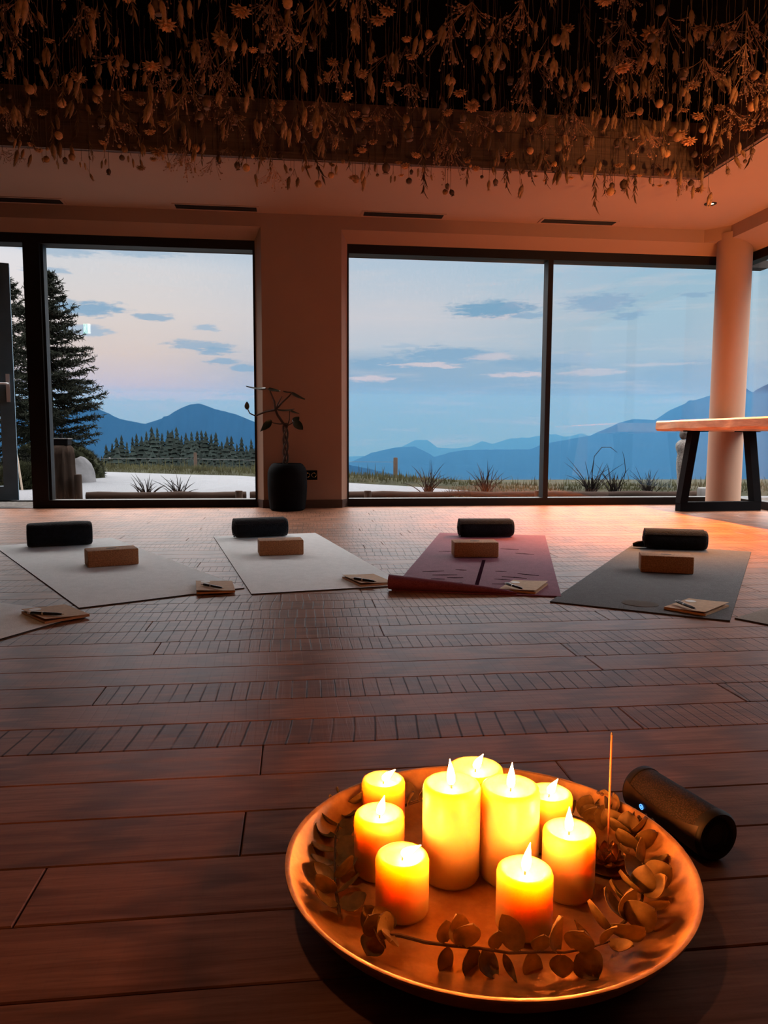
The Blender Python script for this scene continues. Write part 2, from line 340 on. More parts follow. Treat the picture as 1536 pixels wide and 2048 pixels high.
# ------------------------------------------------------------------ sky
def sky():
    w = bpy.data.worlds.new('dusk_sky'); S.world = w; w.use_nodes = True
    m = NT.__new__(NT); m.t = w.node_tree; m.t.nodes.clear(); out = m.t.nodes.new('ShaderNodeOutputWorld')
    tc = m.n('TexCoord'); sp = m.n('SeparateXYZ', i={0: tc.outputs['Generated']})
    az = m.math('MULTIPLY', m.math('ARCTAN2', sp.outputs[0], sp.outputs[1]), 57.29578)
    el = m.math('MULTIPLY', m.math('ARCSINE', sp.outputs[2]), 57.29578)
    def ramp(stops):
        nd = m.n('ValToRGB'); nd.color_ramp.interpolation = 'B_SPLINE' if False else 'LINEAR'
        e = nd.color_ramp.elements
        while len(e) < len(stops): e.new(.5)
        for q, (d, c) in zip(e, stops): q.position = (d+4)/24; q.color = lin(c)
        m.l(t, nd.inputs[0]); return nd.outputs[0]
    t = m.mr(el, -4, 20)
    Lc = ramp([(-4,(110,150,182)),(0.4,(146,175,200)),(2.8,(163,184,204)),(3.7,(206,196,203)),(6,(224,207,199)),(9,(226,216,213)),(12,(219,218,222)),(14,(182,202,220)),(20,(190,204,218))])
    Cc = ramp([(-4,(105,150,186)),(0.4,(128,167,197)),(3.3,(140,173,200)),(5.6,(152,180,204)),(6.8,(194,203,214)),(9,(208,208,215)),(12,(190,204,219)),(14.3,(172,197,219)),(20,(182,202,220))])
    Rc = ramp([(-4,(105,152,190)),(0.4,(134,171,204)),(3.3,(142,176,205)),(6,(166,190,208)),(9,(164,193,211)),(12,(157,193,215)),(14,(150,191,217)),(20,(168,198,218))])
    c = m.mix(m.mr(az, -12, 6, 0, 1, True), Lc, Cc); c = m.mix(m.mr(az, 7, 27, 0, 1, True), c, Rc)
    P = m.n('CombineXYZ', i={0: az, 1: el}).outputs[0]
    ns = m.n('TexNoise', i={'Vector': m.n('Mapping', i={'Vector': P, 'Scale': (.35, 1.6, 1)}).outputs[0], 'Scale': 1.0, 'Detail': 5.0, 'Roughness': .62})
    dv = m.n('VectorMath', operation='MULTIPLY_ADD', i={0: ns.outputs['Color'], 1: (2.6,.8,0), 2: (-1.3,-.40,0)}).outputs[0]
    Q = m.n('VectorMath', operation='ADD', i={0: P, 1: dv}).outputs[0]
    wisp = m.noise(m.n('Mapping', i={'Vector': P, 'Scale': (.10, .9, 1)}).outputs[0], 1.3, 6, .6)
    c = m.mix(m.math('MULTIPLY', m.mr(wisp, .52, .72), .30), c, lin((226,214,212)))
    rg_ = m.noise(m.n('Mapping', i={'Vector': P, 'Scale': (.9, 3.6, 1)}).outputs[0], 1.3, 4, .65); rag = m.mr(rg_, .25, .75, -.45, .45)
    B1, B2, B3, PK = lin((130,170,199)), lin((142,176,204)), lin((163,188,211)), lin((220,208,212))
    for a, e, sa, se, col, op in [
        (-14.68,8.88,2.6,.52,B2,.95),(-10.02,8.5,1.4,.27,B2,.8),(-6.54,7.88,1.0,.24,B3,.8),(-6.92,6.7,2.4,.40,B2,.75),(-5.68,6.28,1.5,.33,B2,.85),(-5.33,5.5,1.2,.24,B2,.8),(-3.63,5.07,1.0,.25,B2,.85),
        (-14.89,7.33,2.1,.36,B3,.8),(-12.26,12.87,4.6,.34,B3,.75),(-17.07,11.17,1.3,.25,B3,.8),(-16.3,12.6,2.6,.5,B3,.7),(-15.5,3.6,1.7,.28,B2,.6),(-9.0,3.0,6.5,.30,PK,.5),
        (14.9,9.1,2.7,.34,PK,.8),(14.7,9.50,3.3,.62,B1,1.0),(17.3,8.95,1.2,.22,B2,.8),
        (11.4,6.20,3.7,.62,B2,1.0),(6.73,5.62,3.0,.42,B2,.9),(17.9,5.55,3.3,.45,B2,.85),
        (5.6,4.49,2.1,.23,PK,.85),(9.74,5.50,2.6,.15,PK,.85),(16.62,4.72,2.3,.19,PK,.75),(14.6,6.0,1.9,.26,PK,.6),(8.0,6.85,1.6,.12,B3,.6),
        (22.37,9.71,2.6,.62,B2,.9),(24.38,8.77,1.3,.30,B2,.85),(28.69,9.94,1.2,.15,B2,.8),(20.6,5.9,2.2,.36,B3,.9),(29.87,4.5,5.0,1.1,B2,.7),(22.17,4.86,2.6,.24,PK,.5),(26.8,5.35,2.6,.10,PK,.35)]:
        v = m.n('VectorMath', operation='MULTIPLY_ADD', i={0: Q, 1: (1/sa, 1/se, 0), 2: (-a/sa, -e/se, 0)}).outputs[0]
        d = m.math('ADD', m.n('VectorMath', operation='LENGTH', i={0: v}).outputs['Value'], rag)
        c = m.mix(m.mr(d, 1.25, .55, 0, op, True), c, col)
    bg = m.n('Background', i={'Color': c, 'Strength': .90})
    # plain brighter sky overhead, above the band seen through the windows
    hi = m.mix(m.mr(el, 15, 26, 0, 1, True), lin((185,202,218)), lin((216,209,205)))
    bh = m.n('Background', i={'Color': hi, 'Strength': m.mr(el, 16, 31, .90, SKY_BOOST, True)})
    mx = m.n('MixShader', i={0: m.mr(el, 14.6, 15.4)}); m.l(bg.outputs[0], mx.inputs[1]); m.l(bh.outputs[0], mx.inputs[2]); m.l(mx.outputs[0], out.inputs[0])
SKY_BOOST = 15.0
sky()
S.world.cycles.sampling_method = 'MANUAL'; S.world.cycles.sample_map_resolution = 256

# ------------------------------------------------------------------ room shell
def boards():
    mb = MB(); A = []; W = []; rg = random.Random(5)
    pitch = .13075; y = .784-pitch*36; g = .0010; special = {4: -.068, 7: -.46, 6: 1.029, 5: .717, 12: -.47, 10: -.398, 8: .794}
    n = -36
    while y < 6.62:
        y1 = min(y+pitch, 6.64); xs = [-5.4]
        x = special.get(n, rg.uniform(-2.2, 1.2))
        pts = [x]
        q = x
        while q > -5.4: q -= rg.uniform(1.5, 2.4); pts.append(q)
        q = x
        while q < 4.6: q += rg.uniform(1.5, 2.4); pts.append(q)
        pts = sorted(p for p in pts if -5.3 < p < 4.5); xs = [-5.4]+pts+[4.6]
        for a, b in zip(xs, xs[1:]):
            c = .0017; z = 0
            vs = [(a+g,y+g,-.02),(b-g,y+g,-.02),(b-g,y1-g,-.02),(a+g,y1-g,-.02),(a+g,y+g,-c),(b-g,y+g,-c),(b-g,y1-g,-c),(a+g,y1-g,-c),
                  (a+g+c,y+g+c,z),(b-g-c,y+g+c,z),(b-g-c,y1-g-c,z),(a+g+c,y1-g-c,z)]
            mb.add(vs, [(8,9,10,11),(4,5,9,8),(5,6,10,9),(6,7,11,10),(7,4,8,11),(0,1,5,4),(1,2,6,5),(2,3,7,6),(3,0,4,7)])
            r_ = rg.random()
            s_ = 1.0 if rg.random() < (.78 if y > 1.85 else .5) else 0.12
            if n in (5,): s_ = 1.0
            if n <= 4: s_ = .05
            A += [r_]*9; W += [s_]*9
        y += pitch; n += 1
    mb.box(-5.4, -3.95, -.10, 4.6, 6.64, -.02); A += [0]*6; W += [0]*6
    o = mb.build('floor', FLOOR); me = o.data
    for nm, d in (('board', A), ('saw', W)):
        at = me.attributes.new(nm, 'FLOAT', 'FACE'); at.data.foreach_set('value', d)
    tag(o, kind='structure')
boards()

ZC = 2.455; YF = 6.5; YW = 6.6; ZL = 2.345; ZT = 2.255
def quadprism(mb, poly, z0, z1):
    n = len(poly); vs = [(x,y,z0) for x,y in poly]+[(x,y,z1) for x,y in poly]
    mb.add(vs, [tuple(range(n-1,-1,-1)), tuple(range(n,2*n))]+[(i,(i+1)%n,n+(i+1)%n,n+i) for i in range(n)])
# far wall: pier with splayed sides, splayed lintel over the glazing
w = MB()
quadprism(w, [(-.277,YF),(.392,YF),(.448,YW),(.448,7.0),(-.335,7.0),(-.335,YW)], 0, ZL)
# lintel, profile in y/z
for x0, x1 in ((-5.4, 4.05),):
    pr = [(YF,ZC+.12),(YF,ZL),(YW,ZT),(7.0,ZT),(7.0,ZC+.12)]
    n = len(pr); vs = [(x0,a,b) for a,b in pr]+[(x1,a,b) for a,b in pr]
    w.add(vs, [tuple(range(n)), tuple(range(2*n-1,n-1,-1))]+[(i,n+i,n+(i+1)%n,(i+1)%n) for i in range(n)])
w.box(-5.4, YF, 0, -3.35, 7.0, ZL)
struct('wall_far', w, PLASTER)
b = MB()
quadprism(b, [(-.283,YF-.012),(.398,YF-.012),(.450,YW-.002),(.392,YF),(-.277,YF),(-.337,YW-.002)], 0, .07)
struct('baseboard_far', b, BASEWOOD)
# right side: beam, splayed lintel, solid wall nearer the viewer
w = MB()
pr = [(3.77,ZC+.12),(3.77,ZL),(4.03,ZT),(4.45,ZT),(4.45,ZC+.12)]
n = len(pr); vs = [(a,-3.9,b_) for a,b_ in pr]+[(a,6.5,b_) for a,b_ in pr]
w.add(vs, [tuple(range(n-1,-1,-1)), tuple(range(n,2*n))]+[(i,(i+1)%n,n+(i+1)%n,n+i) for i in range(n)])
w.box(4.03, -3.9, 0, 4.45, 2.2, ZT)
quadprism(w, [(3.62,6.5),(3.77,6.33),(4.1,6.33),(4.1,6.5)], ZL, ZC+.02)
struct('wall_right', w, PLASTER)
w = MB(); w.box(-5.4, -3.95, 0, -5.2, 6.6, ZC+.02); struct('wall_left', w, PLASTER)
w = MB(); w.box(-5.4, -4.15, 0, 4.45, -3.9, ZC+.02); struct('wall_near', w, PLASTER)
c = MB(); c.lathe([(.147,0),(.147,2.30),(.150,2.40)], 48, c=(3.865,6.415,0)); struct('column', c, PLASTER, True)
# ceiling around the flower recess
CX0, CX1, CY0, CY1 = -4.2, 2.9, 1.6, 5.285; ZR = 2.835
w = MB(); w.box(-5.4, CY1, ZC, 4.45, 6.6, ZC+.1); w.box(CX1, -3.9, ZC, 4.45, CY1, ZC+.1); w.box(-5.4, -3.9, ZC, CX0, CY1, ZC+.1); w.box(CX0, -3.9, ZC, CX1, CY0, ZC+.1)
struct('ceiling', w, PLASTER_CEIL)
w = MB()
for (a, b_) in (((CX0,CY1),(CX1,CY1)), ((CX1,CY1),(CX1,CY0)), ((CX1,CY0),(CX0,CY0)), ((CX0,CY0),(CX0,CY1))):
    d = Vector((b_[0]-a[0], b_[1]-a[1], 0)).normalized(); nrm = Vector((d.y,-d.x,0))
    # nrm points into the recess for this winding
    for z0, z1, t in ((ZC+.0, ZR, .010), (ZC+.0, ZC+.045, .035), (ZC+.05, 2.70, .02), (2.704, 2.745, .026), (2.749, ZR, .02)):
        p = Vector((a[0],a[1],0)); q = Vector((b_[0],b_[1],0)); k = nrm*t
        w.add([p+Vector((0,0,z0)), q+Vector((0,0,z0)), q+k+Vector((0,0,z0)), p+k+Vector((0,0,z0)), p+Vector((0,0,z1)), q+Vector((0,0,z1)), q+k+Vector((0,0,z1)), p+k+Vector((0,0,z1))],
              [(0,3,2,1),(4,5,6,7),(0,1,5,4),(1,2,6,5),(2,3,7,6),(3,0,4,7)])
struct('trim_1', w, COFFERWOOD)
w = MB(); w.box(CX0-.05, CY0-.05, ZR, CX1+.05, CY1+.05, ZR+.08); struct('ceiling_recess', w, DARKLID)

# windows
def window(name, bars, panes, soff=None):
    r = thing(name, None, None); r['kind'] = 'structure'
    f = MB()
    for q in bars: f.box(*q)
    f.build('window_frame', BLACKMETAL, r)
    for q in panes:
        p = MB(); p.box(*q); p.build('window_pane', GLASS, r)
    if soff:
        s_ = MB(); s_.box(*soff); s_.build('outer_soffit', SOFFIT, r)
    return r
GY = 6.66
window('window_1', [(-2.205,YW,0,-2.075,6.72,ZT),(-2.075,YW,2.178,-.333,6.72,ZT),(-2.075,YW,0,-.333,6.72,.068),(-.352,YW,.068,-.333,6.72,2.178),(-2.075,6.63,.068,-2.055,6.72,2.178)],
       [(-2.06,GY,.06,-.345,GY+.008,2.185)], (-3.4,6.73,2.20,-.335,6.86,2.27))
window('window_2', [(.448,YW,2.178,4.0,6.72,ZT),(.448,YW,0,4.0,6.72,.068),(.446,YW,.068,.462,6.72,2.178),(2.231,YW,.068,2.277,6.72,2.178),(3.985,YW,0,4.02,6.72,ZT)],
       [(.455,GY,.06,2.24,GY+.008,2.185),(2.27,GY,.06,3.99,GY+.008,2.185)], (.448,6.73,2.20,4.4,6.86,2.27))
window('window_3', [(4.03,2.2,2.178,4.13,6.60,ZT),(4.03,2.2,0,4.13,6.60,.068),(4.03,4.4,.068,4.13,4.45,2.178),(4.03,2.2,.068,4.13,2.25,2.178)],
       [(4.07,2.24,.06,4.078,4.41,2.185),(4.07,4.44,.06,4.078,6.60,2.185)])
# door opening and the leaf standing ajar outwards
d = thing('door_1', None, None); d['kind'] = 'structure'
f = MB(); f.box(-3.35,YW,2.178,-2.205,6.72,ZT); f.box(-3.35,YW,0,-3.29,6.72,2.178); f.box(-3.29,YW,-.02,-2.205,6.72,.004); f.build('door_frame', BLACKMETAL, d)
th = R(16); leaf = bpy.data.objects.new('door_leaf', None); COL.objects.link(leaf); leaf.parent = d; leaf.location = (-3.285,6.70,0); leaf.rotation_euler = (0,0,th)
lw = .885
f = MB(); f.box(0,-.035,.045,.10,.035,2.075); f.box(lw-.115,-.035,.045,lw,.035,2.075); f.box(.10,-.035,.045,lw-.115,.035,.17); f.box(.10,-.035,1.965,lw-.115,.035,2.075); f.build('leaf_frame', GREYMETAL, leaf)
f = MB(); f.box(.11,-.006,.16,lw-.105,.006,1.97); f.build('door_glass', GLASS, leaf)
f = MB(); f.box(lw-.062,-.046,.90,lw-.032,-.035,1.14); f.tube([(lw-.047,-.04,1.055),(lw-.047,-.085,1.055),(lw-.06,-.092,1.055),(lw-.17,-.092,1.055)], .009, 10); f.mi = 0; f.build('door_handle', CHROME, leaf, True)

# air vents in the ceiling strip
for i, (x0, x1) in enumerate(((-2.9,-1.825),(-.948,-.303),(.572,1.235),(2.098,2.735))):
    nm = ['over the door and first window corner','over the first window beside the pier','over the wide window next to the pier','over the wide window near the column'][i]
    t = thing('ceiling_vent', 'dark narrow slot air vent in the ceiling '+nm, 'vent', ((x0+x1)/2, 6.395, ZC), 0, 'slot vents along the ceiling strip')
    hw = (x1-x0)/2; hd = .055
    f = MB(); f.box(-hw-.02,-hd-.015,-.006,hw+.02,-hd,.002); f.box(-hw-.02,hd,-.006,hw+.02,hd+.015,.002); f.box(-hw-.02,-hd,-.006,-hw,hd,.002); f.box(hw,-hd,-.006,hw+.02,hd,.002); f.build('vent_frame', PLASTER_CEIL, t)
    f = MB(); f.box(-hw,-hd,-.001,hw,hd,.004)
    for k in range(4): f.bar((-hw,-hd+.015+k*.026,-.004),(hw,-hd+.015+k*.026,-.004), .004, .012)
    f.build('slot_grille', SLOTBLACK, t)
# recessed downlights over the table side
DL_LENS = emat('downlight_lens', (1.0,.80,.55), 3.0)
def downlight(x, y, label):
    t = thing('downlight', label, 'ceiling light', (x,y,ZC), 0, 'recessed downlights beside the flower recess')
    f = MB(); f.lathe([(.026,-.001),(.030,-.006),(.044,-.006),(.048,-.0005),(.044,.0),(.026,0)], 28, True); f.build('trim_ring', BLACKMETAL, t, True)
    f = MB(); f.lathe([(.002,-.002),(.026,-.002),(.026,0)], 20); f.build('lens', DL_LENS, t)
downlight(3.262, 5.786, 'small black ringed lit downlight in the ceiling near the column')
downlight(3.262, 4.45, 'second black ringed downlight over the near end of the table')

# wall socket behind the plant
t = thing('wall_socket', 'black double wall socket plate beside the planter on the pier', 'socket', (.128,YF,.283))
f = MB(); f.box(-.062,-.009,-.041,.055,0,.041,.004); f.build('cover_plate', STEEL, t)
for sx in (-.03,.025):
    f = MB(); f.M = Matrix.Translation((sx,-.009,0)) @ Matrix.Rotation(R(90),4,'X'); f.lathe([(.021,0),(.021,.002),(.017,.002),(.016,-.003),(.001,-.003)], 20); f.build('socket_insert', PENBLACK, t, True)

# ------------------------------------------------------------------ planter with the braided plant
PX, PY = -.072, 6.30
t = thing('potted_plant', 'black cylindrical planter with a braided bare-stemmed plant before the pier', 'plant', (PX,PY,0))
f = MB(); f.lathe([(.005,0),(.128,0),(.145,.012),(.158,.10),(.164,.21),(.162,.315),(.150,.355),(.128,.384),(.112,.392),(.104,.388),(.102,.35),(.10,.33),(.005,.33)], 40); f.build('planter', POTBLACK, t, True)
f = MB(); f.lathe([(.002,.345),(.10,.340),(.10,.332),(.002,.332)], 24); f.build('soil', SOIL, t)
f = MB()
for k in range(3):
    pts = [(.018*math.cos(2.1*k+3.6*z*6)-.012, .018*math.sin(2.1*k+3.6*z*6), .34+z) for z in [i*.027 for i in range(15)]]
    f.tube(pts, [.0085]*15, 7)
f.build('braided_trunk', BARK, t, True)
def L2(p): return (p[0]-PX, 0+p[3] if len(p) > 3 else 0, p[2])
BR = []
def br(pts, r0, r1):
    f = MB(); n = len(pts); f.tube(pts, [r0+(r1-r0)*i/(n-1) for i in range(n)], 7); BR.append(f.build('branch', BARK, t, True))
n1 = (-.093,0,.83)
br([(-.012,0,.70),(-.036,-.006,.728),(-.075,-.01,.785),n1], .011, .010)
br([n1,(-.10,-.01,.90),(-.132,-.02,.976),(-.14,-.025,1.0)], .009, .005)
br([n1,(-.04,.01,.89),(.02,.02,.945),(.042,.02,.972)], .009, .005)
br([n1,(-.07,0,.885),(-.038,0,.941)], .006, .003)
br([n1,(-.17,-.02,.815),(-.256,-.03,.779),(-.30,-.03,.80),(-.322,-.03,.845)], .009, .004)
br([(0,0,.72),(-.06,-.02,.715),(-.11,-.03,.723),(-.135,-.03,.74)], .006, .003)
br([(.0,0,.69),(.02,.01,.75),(.024,.01,.83)], .006, .003)
br([(.0,0,.70),(.03,0,.715),(.06,-.01,.735)], .005, .003)
def lf(bi, a, b_, W, nrm=(0,-.2,1), cup=.12, tip=.4):
    f = MB(); a = Vector(a); b_ = Vector(b_); f.leaf(a, b_-a, nrm, (b_-a).length, W, .0012, cup, 8, tip); f.build('leaf', DARKLEAF, BR[bi], True)
lf(1,(-.17,-.03,1.002),(-.325,-.06,1.014),.10); lf(1,(-.15,-.03,1.002),(-.055,-.08,.975),.11); lf(1,(-.16,-.02,1.0),(-.235,.05,.998),.09)
lf(2,(.04,.02,.972),(.148,-.02,.915),.11,(.4,-.3,1)); lf(2,(.04,.02,.975),(-.03,.05,.985),.07)
lf(4,(-.322,-.03,.83),(-.322,-.035,.895),.042,(.3,-1,.1),.1,.2)
lf(5,(-.125,-.03,.745),(-.215,-.06,.652),.07,(.5,-.15,.6),.1,.7)
lf(6,(-.08,-.01,.83),(.062,-.05,.836),.05,(0,-.35,1)); lf(6,(.024,.01,.83),(.10,-.03,.80),.05)
lf(7,(.06,-.01,.74),(.13,-.03,.668),.085,(.3,-.9,.35)); lf(7,(.05,0,.73),(.10,.04,.775),.06,(.2,-.8,.4))

# ------------------------------------------------------------------ table
TX, TY = 3.13, 6.27; trz = R(2.5)
t = thing('wooden_table', 'thick honey wood slab table with black trapezoid steel legs by the column', 'table', (TX,TY,0), trz)
f = MB(); rg = random.Random(3); N = 22; LW = .85; LL = 2.05
left = []; right = []
for i in range(N+1):
    y = -LL*i/N; left.append((rg.uniform(-.012,.012)+.008*math.sin(i*.8), y)); right.append((LW+rg.uniform(-.012,.012), y))
rings = []
for i in range(N+1):
    xl, y = left[i]; xr = right[i][0]; zt = .762; zb = .676-.004*math.sin(i*1.3)
    rings.append([(xl+.012,y,zb),(xl-.004,y,zb+.02),(xl,y,zt-.012),(xl+.010,y,zt),(xr-.010,y,zt),(xr,y,zt-.012),(xr+.004,y,zb+.02),(xr-.012,y,zb)])
vs = sum(rings, []); fs = []
for i in range(N):
    for k in range(8):
        j = (k+1) % 8; fs.append((i*8+k, i*8+j, (i+1)*8+j, (i+1)*8+k))
fs.append(tuple(range(7,-1,-1))); fs.append(tuple(N*8+k for k in range(8)))
f.add(vs, fs); f.build('table_top', SLAB, t, True, 35)
for y in (-.30, -1.80):
    lg = bpy.data.objects.new('leg_frame', None); COL.objects.link(lg); lg.parent = t; lg.location = (.055,y,0)
    f = MB(); f.box(.0,-.04,0,.745,.04,.078); f.build('foot_bar', STEEL, lg)
    for s_ in (0, 1):
        xa, xb = (.03,.115) if s_ == 0 else (.715,.63)
        f = MB(); q = .034
        f.add([(xa-q,-.04,.07),(xa+q,-.04,.07),(xa+q,.04,.07),(xa-q,.04,.07),(xb-q,-.04,.668),(xb+q,-.04,.668),(xb+q,.04,.668),(xb-q,.04,.668)], [(0,3,2,1),(4,5,6,7),(0,1,5,4),(1,2,6,5),(2,3,7,6),(3,0,4,7)])
        f.build('leg', STEEL, lg)
        f = MB(); f.box(xb-.06,-.06,.668,xb+.10 if s_ == 0 else xb+.06,.06,.677) if s_ == 0 else f.box(xb-.10,-.06,.668,xb+.06,.06,.677); f.build('mounting_plate', STEEL, lg)

# ------------------------------------------------------------------ yoga mats and what lies on them
def matbox(w_, l_, th, nx=8, ny=20, wav=0.0, seed=1):
    f = MB(); vs = []; fs = []; rg = random.Random(seed)
    for k in range(2):
        for j in range(ny+1):
            for i in range(nx+1):
                x = w_*i/nx; y = l_*j/ny
                z = wav*noise.noise(Vector((x*4+seed, y*3, 0))) if wav else 0
                z = max(z, 0)
                vs.append((x, y, z+(th if k == 0 else .0005)))
    n = (nx+1)*(ny+1); I = lambda i, j, k: k*n+j*(nx+1)+i
    for j in range(ny):
        for i in range(nx):
            fs.append((I(i,j,0),I(i+1,j,0),I(i+1,j+1,0),I(i,j+1,0)))
    top = len(fs)
    f.add(vs, fs); f.mi = 1; f.v = f.v[:]; side = []
    for j in range(ny):
        for i in range(nx): side.append((I(i,j,1),I(i,j+1,1),I(i+1,j+1,1),I(i+1,j,1)))
    for i in range(nx):
        side.append((I(i,0,1),I(i+1,0,1),I(i+1,0,0),I(i,0,0))); side.append((I(i,ny,0),I(i+1,ny,0),I(i+1,ny,1),I(i,ny,1)))
    for j in range(ny):
        side.append((I(0,j,0),I(0,j+1,0),I(0,j+1,1),I(0,j,1))); side.append((I(nx,j,1),I(nx,j+1,1),I(nx,j+1,0),I(nx,j,0)))
    f.f += side; f.m += [1]*len(side); f.mi = 0
    return f
def mat_frame(fl, d):      # near left corner, direction away from the viewer
    d = Vector((d[0],d[1],0)).normalized(); return (fl[0],fl[1],0), math.atan2(d.y,d.x)-math.pi/2
GM = 'yoga mats laid out in a ring round the candle tray'
loc, rz = mat_frame((-1.0,2.06), (-.876,.482))
o = matbox(.62,1.80,.005).build('yoga_mat', [MATGREY,MATEDGE], None, loc=loc, rz=rz); tag(o, 'pale grey yoga mat cut off beside the tray side, only its notebook corner showing', 'yoga mat', GM)
loc, rz = mat_frame((-.759,2.69), (-.485,.875))
o = matbox(.63,1.83,.005,wav=.002,seed=4).build('yoga_mat', [MATGREY,MATEDGE], None, loc=loc, rz=rz); tag(o, 'light grey felt yoga mat before the open door carrying a smooth dark bolster', 'yoga mat', GM)
loc, rz = mat_frame((-.173,2.872), (-.186,.983))
o = matbox(.63,1.76,.005,wav=.001,seed=6).build('yoga_mat', [MATGREY,MATEDGE], None, loc=loc, rz=rz); tag(o, 'light grey yoga mat stretching towards the planter and pier', 'yoga mat', GM)
# plum mat with curled front edge
loc, rz = mat_frame((.372,2.90), (.290,.957))
t = thing('yoga_mat', 'plum purple yoga mat with a curled-up front corner and printed lines', 'yoga mat', loc, rz, GM)
f = matbox(.655,1.84,.005,wav=.003,seed=9)
f.mi = 2
f.box(.318,.14,.0052,.334,.80,.0062)
for sx in (-1, 1):
    for (u, v_, l_, a) in ((.11,.20,.10,-8),(.10,.30,.07,10),(.15,.36,.11,14),(.21,.44,.10,22),(.09,.50,.05,-4),(.17,.26,.06,4),(.2,1.05,.1,18),(.12,1.2,.1,8)):
        f.M = Matrix.Translation((.326+sx*u, v_, .0052)) @ Matrix.Rotation(R(-sx*a),4,'Z'); f.add([(-l_/2,0,0),(0,-.006,0),(l_/2,0,0),(0,.006,0),(-l_/2,0,.0012),(0,-.006,.0012),(l_/2,0,.0012),(0,.006,.0012)], [(4,5,6,7),(0,1,5,4),(1,2,6,5),(2,3,7,6),(3,0,4,7)])
f.M = Matrix.Identity(4)
f.build('mat_sheet', [MATPLUM, MATPLUM, PLUMLINE], t, True, 30)
f = MB(); vs = []; fs = []; n = 22; m_ = 12
for i in range(m_+1):
    u = i/m_; x = -.012+u*.50; r0 = .029*(1-u)**.7+.004
    for k in range(n+1):
        a = -90-400*k/n; rr = r0*(1-.42*k/n)
        vs.append((x, .012+rr*math.cos(R(a))*1.15, r0+.004+rr*math.sin(R(a))))
    for k in range(n+1):
        a = -90-400*k/n; rr = r0*(1-.42*k/n)-.0035
        vs.append((x, .012+rr*math.cos(R(a))*1.15, r0+.004+rr*math.sin(R(a))))
q = 2*(n+1)
for i in range(m_):
    for k in range(n):
        fs.append((i*q+k, i*q+k+1, (i+1)*q+k+1, (i+1)*q+k)); s_ = n+1; fs.append((i*q+s_+k+1, i*q+s_+k, (i+1)*q+s_+k, (i+1)*q+s_+k+1))
for k in range(n):
    fs.append((k, n+1+k, n+2+k, k+1)); e = m_*q; fs.append((e+k, e+k+1, e+n+2+k, e+n+1+k))
f.add(vs, fs); f.build('curled_edge', MATPLUM, t, True)
loc, rz = mat_frame((.927,2.632), (.57,.822))
t = thing('yoga_mat', 'charcoal grey yoga mat with an oval mark by the orange lit floor', 'yoga mat', loc, rz, GM)
matbox(.605,1.745,.005,wav=.002,seed=12).build('mat_sheet', [MATCHAR,MATEDGE], t)
f = MB(); vs = [(.30+.065*math.cos(a), .115+.05*math.sin(a), .0053) for a in [2*math.pi*k/24 for k in range(24)]]; vs += [(x,y,.0068) for x,y,z in vs]
f.add(vs, [tuple(range(24,48))]+[(k,(k+1)%24,24+(k+1)%24,24+k) for k in range(24)]); f.build('oval_mark', MATMARK, t)
loc, rz = mat_frame((1.462,2.322), (.85,.527))
o = matbox(.62,1.8,.005,wav=.002,seed=15).build('yoga_mat', [MATTAUPE,MATEDGE], None, loc=loc, rz=rz); tag(o, 'taupe yoga mat of which only the front corner shows beside the charcoal mat', 'yoga mat', GM)

ZM = .0065
def block(p, d, label):
    d = Vector(d); t = thing('yoga_block', label, 'yoga block', (p[0],p[1],ZM), math.atan2(d[1],d[0]), 'cork yoga blocks on the mats')
    f = MB(); f.box(0,0,0,.225,.118,.076,.006); f.build('block_body', CORK, t, True)
    f = MB(); vs = [(.1125+.024*math.cos(a), .062+.011*math.sin(a), .0755) for a in [2*math.pi*k/20 for k in range(20)]]; vs += [(x,y,.0768) for x,y,z in vs]
    f.add(vs, [tuple(range(20,40))]+[(k,(k+1)%20,20+(k+1)%20,20+k) for k in range(20)]); f.build('oval_stamp', CORKMARK, t)
block((-.945,3.512), (.926,.376), 'cork yoga block on the light grey mat before the door')
block((-.187,3.795), (.99,.12), 'cork yoga block on the grey mat before the planter')
block((.786,3.660), (.996,-.075), 'cork yoga block on the plum mat')
block((1.538,3.180), (.934,-.358), 'cork yoga block on the charcoal mat')

